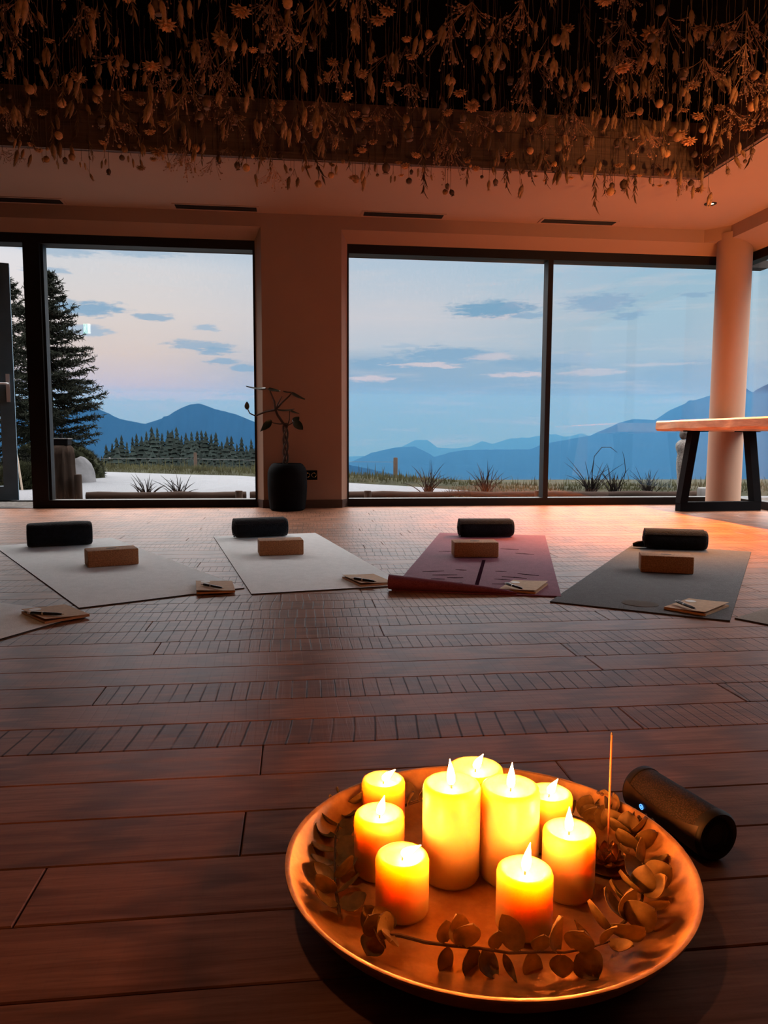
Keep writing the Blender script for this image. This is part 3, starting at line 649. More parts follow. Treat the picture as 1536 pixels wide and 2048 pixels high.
def roll(p, q, label, r=.062, kind=0, seed=1):
    """rolled blanket: rounded bundle with spiral ends and a loose flap"""
    p = Vector((p[0],p[1],0)); q = Vector((q[0],q[1],0)); d = q-p; Lr = d.length
    t = thing('rolled_blanket', label, 'rolled blanket', (p.x,p.y,ZM), math.atan2(d.y,d.x), 'dark rolled blankets at the far ends of the mats')
    rg = random.Random(seed); f = MB(); n = 28; st = 14; vs = []; fs = []
    prof = [(.0,.35,0),(.004,.55,0),(.001,.80,0),(.006,.93,0),(.02,.985,0)]+[(.06+(Lr-.12)*i/st, 1, 0) for i in range(st+1)]+[(Lr-.02,.985,0),(Lr-.006,.93,0),(Lr-.001,.80,0),(Lr-.004,.55,0),(Lr,.35,0)]
    for x, k, _ in prof:
        for i in range(n):
            a = 2*math.pi*i/n; rr = r*k*(1+.05*noise.noise(Vector((x*9+seed, math.cos(a)*1.2, math.sin(a)*1.2))))
            sag = 1 if kind == 0 else .92+.08*math.cos(x/Lr*6.28)
            y = rr*1.12*math.copysign(abs(math.cos(a))**.8, math.cos(a)); z = rr*math.copysign(abs(math.sin(a))**.85, math.sin(a))*(sag if math.sin(a) > 0 else 1)
            vs.append((x, r+y, max(0, r+z*1.03)))
    for j in range(len(prof)-1):
        for i in range(n):
            k = (i+1) % n; fs.append((j*n+i, (j+1)*n+i, (j+1)*n+k, j*n+k))
    fs.append(tuple(range(n))); fs.append(tuple((len(prof)-1)*n+i for i in range(n-1,-1,-1)))
    f.add(vs, fs); f.build('blanket_roll', BLANKET, t, True, 60)
    if kind:
        f = MB(); vs = []; m_ = 10; th = .010
        for i in range(m_+1):
            a = R(150-170*i/m_); rr = r*1.06+th*.4
            for x in (-.006, Lr*.5, Lr-.02):
                zz = r+rr*math.sin(a)*.97; yy = r+rr*1.1*math.cos(a)
                vs.append((x, yy, zz)); vs.append((x, r+(rr-th)*1.1*math.cos(a), r+(rr-th)*math.sin(a)*.97))
        fs = []
        for i in range(m_):
            for k in (0, 2):
                a = i*6+k; fs.append((a, a+2, a+8, a+6)); fs.append((a+7, a+9, a+3, a+1))
            fs.append((i*6, i*6+6, i*6+7, i*6+1)); fs.append((i*6+5, i*6+11, i*6+10, i*6+4))
        fs.append((0,1,3,2)); fs.append((2,3,5,4)); e = m_*6; fs.append((e+2,e+3,e+1,e)); fs.append((e+4,e+5,e+3,e+2))
        f.add(vs, fs); f.build('folded_flap', BLANKET, t, True, 50)
        f = MB()
        for k in range(3):
            pts = [(-.004-.003*k, r+(r*.9-k*.016)*math.cos(a)*1.05, r+(r*.9-k*.016)*math.sin(a)*.95) for a in [R(-60+24*j) for j in range(15)]]
            f.tube(pts, .0055, 6)
        f.build('end_folds', BLANKET, t, True)
    if kind == 2:
        f = MB(); f.tube([(-.065,r*.9,.014),(-.04,r*.9,.019),(0,r*.95,.022),(.06,r,.022)], [.010,.016,.020,.020], 10); f.build('loose_tail', BLANKET, t, True)
roll((-1.43,4.16), (-1.115,4.265), 'smooth dark bolster-like blanket roll on the mat before the door', .064, 0, 2)
roll((-.352,4.47), (-.045,4.55), 'navy blanket roll with a folded flap on the mat before the planter', .055, 1, 5)
roll((.99,4.42), (1.318,4.40), 'black blanket roll behind the block on the plum mat', .052, 1, 8)
roll((1.895,3.86), (2.195,3.755), 'black blanket roll with a loose tail on the charcoal mat', .052, 2, 12)

def notebook(c, d, label, sticker, z=ZM, n=2):
    d = Vector(d); t = thing('notebook', label, 'notebook', (c[0],c[1],z), math.atan2(d[1],d[0]), 'kraft notebooks on the front corners of the mats')
    L_, W_ = .205, .145
    f = MB(); f.box(-L_/2+.002,-W_/2,.001,L_/2-.001,W_/2-.002,.007); f.build('pages', PAGES, t)
    f = MB(); f.box(-L_/2,-W_/2,0,L_/2,W_/2,.0012)
    # cover slightly lifted
    vs = []; k = 6
    for i in range(k+1):
        y = -W_/2+W_*i/k; zz = .0075+.006*(1-i/k)**1.6
        vs += [(-L_/2,y,zz),(L_/2,y,zz+.002*(1-i/k)),(-L_/2,y,zz+.0012),(L_/2,y,zz+.0032-.002*i/k)]
    fs = []
    for i in range(k):
        a = i*4; fs += [(a+2,a+3,a+7,a+6),(a+4,a+5,a+1,a),(a,a+2,a+6,a+4),(a+1,a+5,a+7,a+3)]
    fs += [(0,1,3,2),(k*4+2,k*4+3,k*4+1,k*4)]
    f.add(vs, fs); f.box(-L_/2,W_/2-.002,0,L_/2,W_/2,.0085); cv = f.build('cover', KRAFT, t)
    if sticker:
        sx, sy = sticker; zz = .0090+.006*max(0, .5-sy/W_)**1.6
        f = MB(); vs = [(sx+.019*math.cos(a), sy+.019*math.sin(a), zz) for a in [2*math.pi*i/24 for i in range(24)]]; vs += [(x,y,z_+.0013) for x,y,z_ in vs]
        f.add(vs, [tuple(range(24,48)), tuple(range(23,-1,-1))]+[(i,(i+1)%24,24+(i+1)%24,24+i) for i in range(24)]); f.build('round_sticker', WHITE, cv)
    return t
def pen(p, q, z, label):
    p = Vector((p[0],p[1],0)); q = Vector((q[0],q[1],0)); d = q-p; Lp = d.length
    t = thing('ballpoint_pen', label, 'pen', (p.x,p.y,z), math.atan2(d.y,d.x), 'black pens on the notebooks')
    f = MB(); f.tube([(.012,0,.005),(.02,0,.005),(.05,0,.005),(.105,0,.005),(Lp-.008,0,.005)], [.0042,.0049,.0051,.0048,.003], 10); f.build('barrel', PENBLACK, t, True)
    f = MB(); f.tube([(0,0,.005),(.012,0,.005)], .003, 8); f.build('push_button', CHROME, t, True)
    f = MB(); f.tube([(.052,0,.005),(.058,0,.005)], .0056, 10); f.build('middle_ring', CHROME, t, True)
    f = MB(); f.bar((.014,0,.0112),(.046,0,.0108), .003, .0012); f.bar((.014,0,.008),(.014,0,.0115), .003, .002); f.build('clip', CHROME, t)
    f = MB(); f.tube([(Lp-.009,0,.005),(Lp,0,.005)], [.003,.0008], 8); f.build('tip', CHROME, t, True)
notebook((-.806,2.582), (.50,-.63), 'kraft notebook with a round sticker on the cut-off grey mat', (-.066,-.040))
notebook((-.322,2.985), (.14,-1.0), 'kraft notebook with a sticker on the corner of the mat before the door', (-.075,-.035), z=.0068)
notebook((.292,3.080), (.30,-.95), 'kraft notebook without a sticker on the mat before the planter', None)
notebook((.905,2.880), (.53,.85), 'kraft notebook with a sticker on the plum mat', (.045,.048))
notebook((1.408,2.468), (.79,.62), 'kraft notebook with a pale sticker on the charcoal mat', (.048,.042))
ZP = ZM+.0145
pen((-.878,2.535), (-.752,2.500), ZP, 'black pen on the notebook of the cut-off grey mat')
pen((-.372,2.975), (-.279,2.885), ZP, 'black pen on the notebook of the mat before the door')
pen((.225,3.045), (.318,2.962), ZP, 'black pen on the stickerless notebook')
pen((.826,2.882), (.866,2.758), ZP, 'black pen across the notebook of the plum mat')
pen((1.344,2.500), (1.352,2.370), ZP, 'black pen across the notebook of the charcoal mat')

# ------------------------------------------------------------------ tray
TC = Vector((.2453,.915,0)); RR = .262; ZF = .013
prof = [(.001,.004),(.17,.002),(.195,.004),(.225,.016),(.248,.036),(RR-.003,.0535),(RR+.001,.0570),(RR+.001,.0595),(RR-.003,.0600),(RR-.006,.0575),(.243,.0405),(.221,.0235),(.198,ZF+.0015),(.17,ZF-.001),(.001,ZF-.001)]
f = MB(); f.lathe(prof, 96); o = f.build('round_tray', BRONZE, None, True, 60, loc=tuple(TC)); tag(o, 'large round hammered bronze tray on the floor holding candles and eucalyptus', 'tray')

# ------------------------------------------------------------------ candles
FLM = {}
def candle(x, y, r, h, tilt, fl, label, wick=(0,0)):
    t = thing('pillar_candle', label, 'candle', (x,y,ZF), rnd.uniform(0,6), 'lit pillar candles on the tray')
    sd = rnd.uniform(0,50)
    wob = lambda a, z: 1+.012*noise.noise(Vector((math.cos(a)*1.3+sd, math.sin(a)*1.3, z*18)))
    e = .006
    prof = [(.002,0),(r-e,0),(r-e*.35,e*.3),(r,e),(r,h*.35),(r,h*.7),(r,h-e*1.3),(r-e*.25,h-e*.45),(r-e*.75,h-.0004),(r-e*1.2,h-.001),(r-e*1.8,h-.004),(r*.62,h-.0075),(r*.3,h-.0085),(.002,h-.0085)]
    f = MB(); f.lathe(prof, 40, wob=wob); f.build('wax_body', WAX, t, True, 60)
    rz = t.rotation_euler.z; a = R(tilt[1])-rz
    lean = Vector((math.cos(a), math.sin(a), 0))
    f = MB(); w0 = Vector((0,0,h-.010)); w1 = w0+Vector((0,0,.006))+lean*.0005; w2 = w0+Vector((0,0,.0115))+lean*.003
    f.tube([w0,w1,w2], [.0011,.0010,.0008], 6); wk = f.build('wick', WICK, t, True)
    f = MB(); n = 10; pts = []; rad = []
    for i in range(n+1):
        s_ = i/n; pts.append(w1+Vector((0,0,.002))+Vector((0,0,fl*s_*math.cos(R(tilt[0]))))+lean*(fl*s_*math.sin(R(tilt[0])))*(.75+.25*s_)); rad.append(max(.0003, .0057*(math.sin(math.pi*(s_*.93+.07)**.62)**.9)*(1.05-.35*s_)))
    f.tube(pts, rad, 10); f.build('flame', FLAME, wk, True)
    return t
RX = -6.7
candle(.1300,1.1000,.0335,.067,(48,RX),.024,'short pillar candle at the far edge, flame leaning sideways, behind two others')
candle(.2560,1.0270,.0405,.113,(28,RX),.023,'wide pillar candle behind the tall pair, pool rim glowing orange')
candle(.2030,.9420,.0386,.1320,(4,180),.034,'tall pillar candle of the central pair, next to the three short ones')
candle(.2815,.9350,.0394,.1270,(2,RX),.033,'tall pillar candle of the central pair, on the incense side')
candle(.3600,1.0050,.0340,.080,(30,RX),.024,'half hidden pillar candle behind the tall pair towards the speaker')
candle(.3472,.8898,.0338,.0868,(3,90),.030,'medium pillar candle beside the brass incense holder')
candle(.1088,.9640,.0342,.0842,(14,RX),.026,'medium pillar candle between two short ones, wide melted pool')
candle(.1274,.8745,.0332,.0754,(60,RX),.026,'short front pillar candle with its flame blown sideways')
candle(.2688,.8263,.0338,.0763,(9,RX),.034,'short front pillar candle with a tall upright flame behind the dark leaves')

# ------------------------------------------------------------------ eucalyptus on the tray
GE = 'eucalyptus sprigs wreathing the tray'
def sprig(name_label, pts, lv, size=.033, seed=1, mode='round'):
    rg = random.Random(seed); c0 = Vector(pts[0]); t = thing('eucalyptus_sprig', name_label, 'eucalyptus', tuple(c0), 0, GE)
    P = [Vector(p)-c0 for p in pts]
    f = MB(); n = len(P); f.tube(P, [.0023-.0012*i/(n-1) for i in range(n)], 7); tw_ = f.build('twig', EUCASTEM, t, True)
    for (s_, ang, L_, W_, tl) in lv:
        k = s_*(n-1); i = min(int(k), n-2); p = P[i].lerp(P[i+1], k-i); d = (P[i+1]-P[i]).normalized()
        side = d.cross(Vector((0,0,1))).normalized(); upv = side.cross(d)
        out = (side*math.cos(R(ang))+upv*math.sin(R(ang))+d*tl).normalized()
        nr = (d*(.9 if mode == 'round' else .15)+Vector((rg.uniform(-.4,.4), -.75+rg.uniform(-.3,.3), .55+rg.uniform(-.3,.3)))).normalized()
        if (p+out*L_+c0).z < ZF+.008: out.z += .25
        f = MB(); f.leaf(p+out*.003, out, nr, L_, W_, .0007, rg.uniform(.08,.22), 8, 0.0 if W_ > L_*.62 else .6)
        f.spike(p, out, .005, .0009); f.build('leaf', EUCA, tw_, True)
lv = []
rg = random.Random(21)
for s_ in (.03,.07): lv += [(s_,70,.030,.030,-.4),(s_,110,.031,.028,-.7),(s_,160,.026,.026,-.5),(s_,20,.024,.026,.1)]
lv += [(.02,-20,.026,.03,-.3),(.30,88,.028,.022,.05),(.31,-75,.032,.022,0),(.37,75,.036,.032,.3),(.38,100,.034,.030,-.3),(.40,-80,.034,.034,.2),(.45,-70,.030,.030,.5),(.50,85,.024,.02,.1),(.53,-60,.030,.012,.5),
       (.60,115,.040,.028,-.5),(.62,-85,.036,.026,.3),(.66,80,.022,.024,.2),(.74,88,.042,.030,.05),(.76,-60,.022,.028,0),(.83,70,.030,.034,.2),(.85,-50,.030,.036,.3),(.93,110,.034,.012,-.6),(.95,60,.036,.014,.3),(.99,20,.03,.02,.5)]
sprig('dark silhouetted eucalyptus sprig lying before the front candles', [(.083,.804,.036),(.115,.796,.036),(.141,.783,.035),(.17,.774,.035),(.2,.768,.034),(.231,.758,.033),(.265,.756,.033),(.292,.752,.033),(.318,.754,.034),(.348,.760,.036)], lv, seed=3, mode='flat')
lv = []
for k in range(11):
    s_ = .04+k*.092; sz = .036 if k > 2 else .040
    lv += [(s_,35+rg.uniform(-15,15),sz,sz*1.02,.15),(s_,145+rg.uniform(-15,15),sz*.95,sz,.15)]
    if k % 2: lv += [(s_,90,sz*.9,sz*.9,.3)]
sprig('bright round-leaved eucalyptus sprig curving along the tray edge beside the speaker', [(.345,.768,.034),(.385,.797,.034),(.421,.833,.033),(.448,.88,.032),(.463,.935,.033),(.470,.985,.034),(.462,1.018,.036),(.444,1.045,.037)], lv, seed=5)
lv = []
for k in range(9):
    s_ = .05+k*.11; sz = .034
    lv += [(s_,30+rg.uniform(-15,20),sz,sz,.2),(s_,150+rg.uniform(-15,15),sz*.95,sz*.9,.2)]
sprig('golden lit eucalyptus sprig along the tray edge beside the short candles', [(.048,.845,.033),(.046,.90,.031),(.048,.958,.031),(.052,1.02,.031),(.062,1.075,.034),(.088,1.12,.037)], lv, seed=7)
lv = [(.1,60,.028,.024,.2),(.3,120,.03,.026,0),(.5,70,.028,.022,.2),(.7,110,.03,.026,.1),(.95,80,.026,.02,.5)]
sprig('small eucalyptus sprig at the far rim between the candles', [(.165,1.112,.028),(.19,1.118,.032),(.222,1.115,.032)], lv, seed=9)
lv = [(.1,40,.030,.028,.2),(.35,140,.03,.026,.1),(.6,60,.032,.03,.2),(.85,120,.034,.032,.1),(1.0,80,.032,.03,.5)]
sprig('short eucalyptus sprig behind the incense stick', [(.385,1.052,.030),(.405,1.048,.034),(.428,1.025,.034)], lv, seed=13)

# loose dried buds poking over the rim by the speaker
for p, lab in (((.462,1.055,.055), 'tiny dried bud cluster over the tray rim by the blue speaker light'), ((.494,.985,.052), 'tiny dried bud cluster over the rim beside the round leaves')):
    f = MB(); rg2 = random.Random(p[0]); f.tube([(-.022,-.012,-.014),(-.008,-.004,-.004),(.006,.003,.002)], .0009, 6)
    for k in range(7): f.ball((rg2.uniform(-.008,.016), rg2.uniform(-.008,.010), rg2.uniform(-.003,.008)), .0028, 7, 5)
    o = f.build('dried_bud_cluster', EUCASTEM, None, True, loc=p); tag(o, lab, 'dried buds')

# ------------------------------------------------------------------ incense
HX, HY = .425, .945
t = thing('incense_holder', 'small brass lotus flower incense holder beside a candle', 'incense holder', (HX,HY,ZF))
f = MB(); f.lathe([(.002,0),(.030,0),(.034,.002),(.036,.005),(.033,.0045),(.026,.003),(.002,.003)], 32); f.build('saucer', BRASS, t, True)
f = MB(); f.lathe([(.002,.003),(.009,.003),(.008,.012),(.006,.017),(.0055,.020),(.0018,.020),(.0016,.012),(.001,.012)], 20); f.build('stick_socket', BRASS, t, True)
for ring, (n, rr, L_, el_) in enumerate(((7,.010,.026,32),(6,.007,.023,62))):
    for k in range(n):
        a = 2*math.pi*k/n+ring*.4; d = Vector((math.cos(a)*math.cos(R(el_)), math.sin(a)*math.cos(R(el_)), math.sin(R(el_))))
        f = MB(); f.leaf((rr*math.cos(a), rr*math.sin(a), .005), d, Vector((-math.cos(a)*math.sin(R(el_)), -math.sin(a)*math.sin(R(el_)), math.cos(R(el_)))), L_, .016, .0012, .22, 7, .2); f.build('petal', BRASS, t, True)
f = MB(); f.tube([(0,0,.013),(.0,.0,.05)], .0008, 8); f.tube([(0,0,.045),(.0,.0,.186)], .0015, 8)
t2 = thing('incense_stick', 'thin upright incense stick standing in the brass lotus holder', 'incense stick', (HX,HY,ZF))
f.build('stick', INCENSE, t2, True)
f = MB(); f.tube([(0,0,.186),(0,0,.190)], [.0015,.0010], 8); f.build('ash_tip', PEBBLE, t2, True)

# ------------------------------------------------------------------ speaker
sa = Vector((.594,.955,0)); sb = Vector((.553,1.118,0)); ax = (sb-sa); SL = ax.length; SR = .0365
t = thing('bluetooth_speaker', 'dark cylindrical speaker lying on the floor with a glowing blue ring', 'speaker', (sa.x,sa.y,SR), math.atan2(ax.y,ax.x))
f = MB(); f.M = Matrix.Rotation(R(90),4,'Y'); f.lathe([(SR-.003,.012),(SR-.001,.016),(SR-.001,SL-.016),(SR-.003,SL-.012)], 48); f.build('grille_body', GRILLE, t, True)
for x0, x1 in ((0,.016),(SL-.016,SL)):
    f = MB(); f.M = Matrix.Rotation(R(90),4,'Y'); s0 = x0 < .01
    pr = [(.026,.004),(.030,.001),(SR-.003,.0),(SR,.004),(SR,.014),(SR-.004,.016),(.02,.016)] if s0 else [(.02,SL-.016),(SR-.004,SL-.016),(SR,SL-.014),(SR,SL-.004),(SR-.003,SL),(.030,SL-.001),(.026,SL-.004)]
    f.lathe(pr, 48, True); f.build('end_ring', RUBBER, t, True)
    f = MB(); f.M = Matrix.Rotation(R(90),4,'Y')
    pr = [(.002,.006),(.014,.006),(.017,.003),(.024,.005),(.0265,.008)] if s0 else [(.0265,SL-.008),(.024,SL-.005),(.017,SL-.003),(.014,SL-.006),(.002,SL-.006)]
    f.lathe(pr, 40); f.build('bass_membrane', RUBBER, t, True)
# waisted control band facing the tray
side = 1
f = MB(); vs = []; fs = []; nx = 18; na = 8
for i in range(nx+1):
    u = i/nx; x = .006+(SL-.012)*u; half = 20+18*(abs(2*u-1)**2.2)
    for k in range(na+1):
        a = R(186-half+2*half*k/na); vs.append((x, (SR+.0006)*math.sin(R(90)-0)*math.cos(math.pi-a) if False else -(SR+.0008)*math.cos(a)*side*1.0, (SR+.0008)*math.sin(a)))
for i in range(nx):
    for k in range(na):
        a = i*(na+1)+k; fs.append((a, a+1, a+na+2, a+na+1))
nv = len(vs); vs += [(x, y*.955, z*.955) for x, y, z in vs]; fs += [tuple(nv+j for j in reversed(q)) for q in fs]
f.add(vs, fs); cb = f.build('control_band', BANDPLASTIC, t, True)
a = R(186); cN = Vector((0,-math.cos(a),math.sin(a))); cP = cN*(SR+.0012)+Vector((SL*.70,0,0))
Mb = Matrix.Translation(cP) @ cN.to_track_quat('Z','Y').to_matrix().to_4x4()
f = MB(); f.M = Mb; f.lathe([(.0033,0),(.0043,0),(.0043,.0008),(.0033,.0008)], 24, True)
f.lathe([(.0010,0.0004),(.0016,.0004),(.0016,.0010),(.0010,.0010)], 16, True); f.build('power_ring', BLUELED, cb)
f = MB(); f.M = Mb; f.lathe([(.0002,0),(.0033,0),(.0033,.0004),(.0002,.0004)], 20); f.build('power_button', BLUEDARK, cb)

# ------------------------------------------------------------------ dried flowers hanging in the recess
def fl_protos():
    P = {}
    def stem():
        f = MB(); f.tube([(0,0,0),(.004,.002,-.3),(-.003,.001,-.7),(0,0,-1.0)], [.0011,.0010,.0010,.0008], 4); return f.mesh('stem', FL_STEM)
    P['stem'] = stem()
    v = []
    for q in range(3):          # bunny-tail grass heads, one to three drooping spikes
        f = MB(); rg = random.Random(40+q)
        for k in range(q+1):
            a = rg.uniform(0,6.3); sp = .018*(q > 0); x, y = sp*math.cos(a), sp*math.sin(a); z0 = -rg.uniform(0,.02)*(q > 0); L_ = rg.uniform(.045,.065)
            f.tube([(0,0,.03),(x*.7,y*.7,z0),(x,y,z0-.004)], .0008, 4)
            f.lathe([(.0012,0),(.0065,-.010),(.0085,-.022),(.0065,-L_*.65),(.0025,-L_*.92),(.0004,-L_)], 7, c=(x,y,z0))
            for j in range(14):
                b_ = rg.uniform(0,6.3); z = z0-rg.uniform(.004,L_*.9); f.spike((x+.005*math.cos(b_), y+.005*math.sin(b_), z), (math.cos(b_)*.5, math.sin(b_)*.5, -1), .016, .0009)
        v.append(f.mesh('grass_head', FL_GRASS, True))
    P['grass'] = v
    v = []
    for q in range(2):          # strawflowers: layered papery petals
        f = MB(); rg = random.Random(50+q); r = .019+.006*q
        f.ball((0,0,-.006), r*.45, 9, 6, (1,1,.6))
        for ring in range(3):
            for k in range(9-ring):
                a = 6.283*k/(9-ring)+ring*.3; e = 8+ring*24; d = Vector((math.cos(a)*math.cos(R(e)), math.sin(a)*math.cos(R(e)), -math.sin(R(e))))
                nr = Vector((math.cos(a)*math.sin(R(e)), math.sin(a)*math.sin(R(e)), math.cos(R(e))))
                f.leaf(d*r*.25, d, nr, r*(1-.12*ring), r*.55, .0008, .2, 3, .4)
        v.append(f.mesh('flower_head', FL_STRAW, True))
    P['straw'] = v
    v = []
    for q in range(2):          # poppy pods with a crown
        f = MB(); r = .014+.004*q; f.lathe([(.002,0),(.004,-.003),(r*.8,-r*.6),(r,-r*1.2),(r*.85,-r*1.9),(r*.45,-r*2.25),(r*.5,-r*2.35),(r*.75,-r*2.5),(r*.7,-r*2.6),(.001,-r*2.5)], 12, wob=lambda a, z: 1+.06*math.cos(a*9)); v.append(f.mesh('seed_pod', FL_POD, True))
    P['pod'] = v
    v = []
    for q in range(2):          # craspedia / globe heads
        f = MB(); rg = random.Random(70+q); r = .013+.004*q; f.ball((0,0,-r), r, 10, 7, jit=.08, rg=rg)
        for k in range(40):
            d = Vector((rg.gauss(0,1), rg.gauss(0,1), rg.gauss(0,1))).normalized(); f.spike(Vector((0,0,-r))+d*r*.9, d, .004, .0012)
        v.append(f.mesh('globe_head', FL_STRAW if q else FL_POD, True))
    P['globe'] = v
    v = []
    for q in range(2):          # gypsophila sprays
        f = MB(); rg = random.Random(80+q)
        for k in range(13):
            a = rg.uniform(0,6.3); s_ = rg.uniform(.02,.075); z = -rg.uniform(.02,.12); m_ = (s_*.5*math.cos(a), s_*.5*math.sin(a), z*.55); e = (s_*math.cos(a), s_*math.sin(a), z)
            f.tube([(0,0,.01), m_, e], .0006, 3)
            for j in range(4):
                p = (e[0]+rg.gauss(0,.009), e[1]+rg.gauss(0,.009), e[2]+rg.gauss(0,.008)); f.ball(p, rg.uniform(.0022,.0038), 5, 4); f.tube([m_, p], .0004, 3)
        v.append(f.mesh('blossom_spray', FL_GYP, False))
    P['gyp'] = v
    v = []
    for q in range(2):          # leafy twigs
        f = MB(); rg = random.Random(90+q); f.tube([(0,0,.02),(.006,0,-.06),(0,.006,-.13)], [.0012,.001,.0006], 4)
        for k in range(13):
            z = .01-.135*k/12; a = k*2.4+rg.uniform(-.3,.3); d = Vector((math.cos(a)*.55, math.sin(a)*.55, -1)).normalized()
            f.leaf((0,0,z), d, Vector((math.cos(a),math.sin(a),.5)), rg.uniform(.030,.048), .011, .0006, .1, 4, .7)
        v.append(f.mesh('leaf_spray', FL_LEAF, True))
    P['leaf'] = v
    return P
FP = fl_protos()
KINDS = {'grass': ('hanging_grass_spike','dried fluffy grass spike','dried grass'), 'straw': ('hanging_strawflower','dried papery strawflower','dried flower'), 'pod': ('hanging_poppy_pod','dried crowned poppy pod','dried pod'),
         'globe': ('hanging_globe_flower','dried round ball flower','dried flower'), 'gyp': ('hanging_gypsophila_spray','dried branching spray of tiny blossoms','dried flower'), 'leaf': ('hanging_leaf_twig','dried slender-leaved twig','dried twig')}
PARTN = {'grass':'grass_head','straw':'flower_head','pod':'seed_pod','globe':'globe_head','gyp':'blossom_spray','leaf':'leaf_spray'}
rg = random.Random(77)
def hang(x, y, zh, kind, sc):
    nm, lab, cat = KINDS[kind]
    row = 'in the last rows' if y > 4.72 else ('half-way in' if y > 4.05 else 'deep in the recess')
    col = 'over the door-side window' if x < -.6 else ('over the pier' if x < .9 else ('over the wide window' if x < 2.1 else 'at the downlight corner'))
    lb = '%s hanging %s, %s' % (lab, row, col)
    t = thing(nm, lb, cat, (x,y,ZR), rg.uniform(0,6.28), lb+' - many alike')
    L_ = ZR-zh
    s_ = bpy.data.objects.new('stem', FP['stem']); COL.objects.link(s_); s_.parent = t; s_.scale = (1.4,1.4,L_); s_.rotation_euler = (0,0,0)
    h = bpy.data.objects.new(PARTN[kind], rg.choice(FP[kind])); COL.objects.link(h); h.parent = t; h.location = (0,0,-L_); h.scale = (sc,)*3; h.rotation_euler = (rg.gauss(0,.16), rg.gauss(0,.16), 0)
N_FL = 0
for iy in range(18):
    y = 5.22-iy*.118
    if y < 3.25: break
    half0 = -.42*y-.25; half1 = min(2.86, .70*y+.1)
    x = half0
    while x < half1:
        x += .124+rg.uniform(-.025,.025)
        xx = min(2.86, x+rg.uniform(-.04,.04)); yy = y+rg.uniform(-.045,.04)
        k = rg.choices(['grass','straw','pod','globe','gyp','leaf'], [36,14,7,15,10,12])[0]
        if y > 5.0: zh = rg.uniform(2.30,2.52)
        else: zh = rg.triangular(2.33,2.74,2.50)
        if k in ('gyp','leaf'): zh += .09
        hang(xx, yy, min(zh,2.76), k, rg.uniform(1.1,1.7)); N_FL += 1
x = -2.5
while x < 2.84:
    x += rg.uniform(.035,.075)
    k = rg.choices(['grass','straw','pod','globe','gyp','leaf'], [24,6,14,20,14,14])[0]; zh = rg.triangular(2.27,2.47,2.42)+(.07 if k in ('gyp','leaf') else 0)
    hang(min(x,2.85), rg.uniform(5.06,5.245), zh, k, rg.uniform(.65,1.05)); N_FL += 1
y = 5.0
while y > 4.1:
    y -= rg.uniform(.07,.14); k = rg.choice(['grass','pod','globe','straw','leaf']); hang(rg.uniform(2.72,2.86), y, rg.uniform(2.33,2.46), k, rg.uniform(.7,1.1)); N_FL += 1
print('FLOWERS', N_FL)

# ------------------------------------------------------------------ outdoors
GZ = -.03
def gz(x, y):               # garden level falling away behind the track
    e = road_edge(x); d = y-e
    z = GZ
    if d > 0: z += .075*min(1, d/.18)*math.exp(-((d-.5)/.9)**2)-.012*max(0,d-1.2)**1.6
    return z
def road_edge(x):
    pts = [(-9,15.6),(-4.6,14.8),(-3.44,14.1),(-.67,12.4),(.77,10.7),(1.75,9.5),(2.35,8.3),(2.9,7.95),(14,7.9)]
    if x <= pts[0][0]: return pts[0][1]
    for (a, b_), (c_, d) in zip(pts, pts[1:]):
        if x <= c_: return b_+(d-b_)*(x-a)/(c_-a)
    return pts[-1][1]
def sheet(name, xs, ys, fz, m):
    f = MB(); nx, ny = len(xs), len(ys); vs = [(x, y if not callable(y) else y(x), 0) for y in ys for x in xs]; vs = [(a, b_, fz(a, b_)) for a, b_, _ in vs]
    f.add(vs, [(j*nx+i, j*nx+i+1, (j+1)*nx+i+1, (j+1)*nx+i) for j in range(ny-1) for i in range(nx-1)]); return struct(name, f, m, True)
xs = [-10+i*.5 for i in range(50)]
sheet('ground_gravel', xs, [6.72,7.2,7.7,8.2], lambda x, y: GZ-.004, GRAVEL)
sheet('path_track', xs, [7.72]+[(lambda x, k=k: 7.8+(road_edge(x)-7.8)*k/8) for k in range(9)], lambda x, y: GZ+.004+.012*noise.noise(Vector((x*.6,y*.6,0))), ROADM)
sheet('ground_meadow', [-16+i*1.0 for i in range(36)], [(lambda x, k=k: road_edge(x)-.02+k*k*.14) for k in range(13)], gz, MEADOW)
# meadow grass nobody could count
f = MB(); rg = random.Random(31)
for k in range(11000):
    x = rg.uniform(-6,7.5); d = abs(rg.gauss(0,1.1)) if k % 5 < 3 else rg.uniform(0,.35); y = road_edge(x)+d
    if y > 24: continue
    z = gz(x, y); clump = noise.noise(Vector((x*1.1, y*1.1, 5)))
    hgt = (.045+.06*rg.random()+.07*max(0,clump))*(1.0 if rg.random() < .93 else 2.3)*(.75 if d < .25 else 1.0)
    hgt *= min(1.0, .45+.55*max(0, (y-8.0))/3.5)
    a = rg.uniform(0,6.28); l_ = rg.uniform(.0,.35)*hgt; w_ = rg.uniform(.003,.007)
    c0, s0 = math.cos(a), math.sin(a)
    p = Vector((x,y,z-.01)); q = p+Vector((l_*.3*c0, l_*.3*s0, hgt*.6)); e = p+Vector((l_*c0, l_*s0, hgt)); sd = Vector((-s0*w_, c0*w_, 0))
    if abs(s0) > .7: sd = Vector((w_,0,0))
    f.add([p-sd, p+sd, q+sd*.7, q-sd*.7, e], [(0,1,2,3),(3,2,4)])
o = f.build('grass', BLADE); tag(o, 'strip of wild meadow grass growing along the far side of the track', 'grass', kind='stuff')

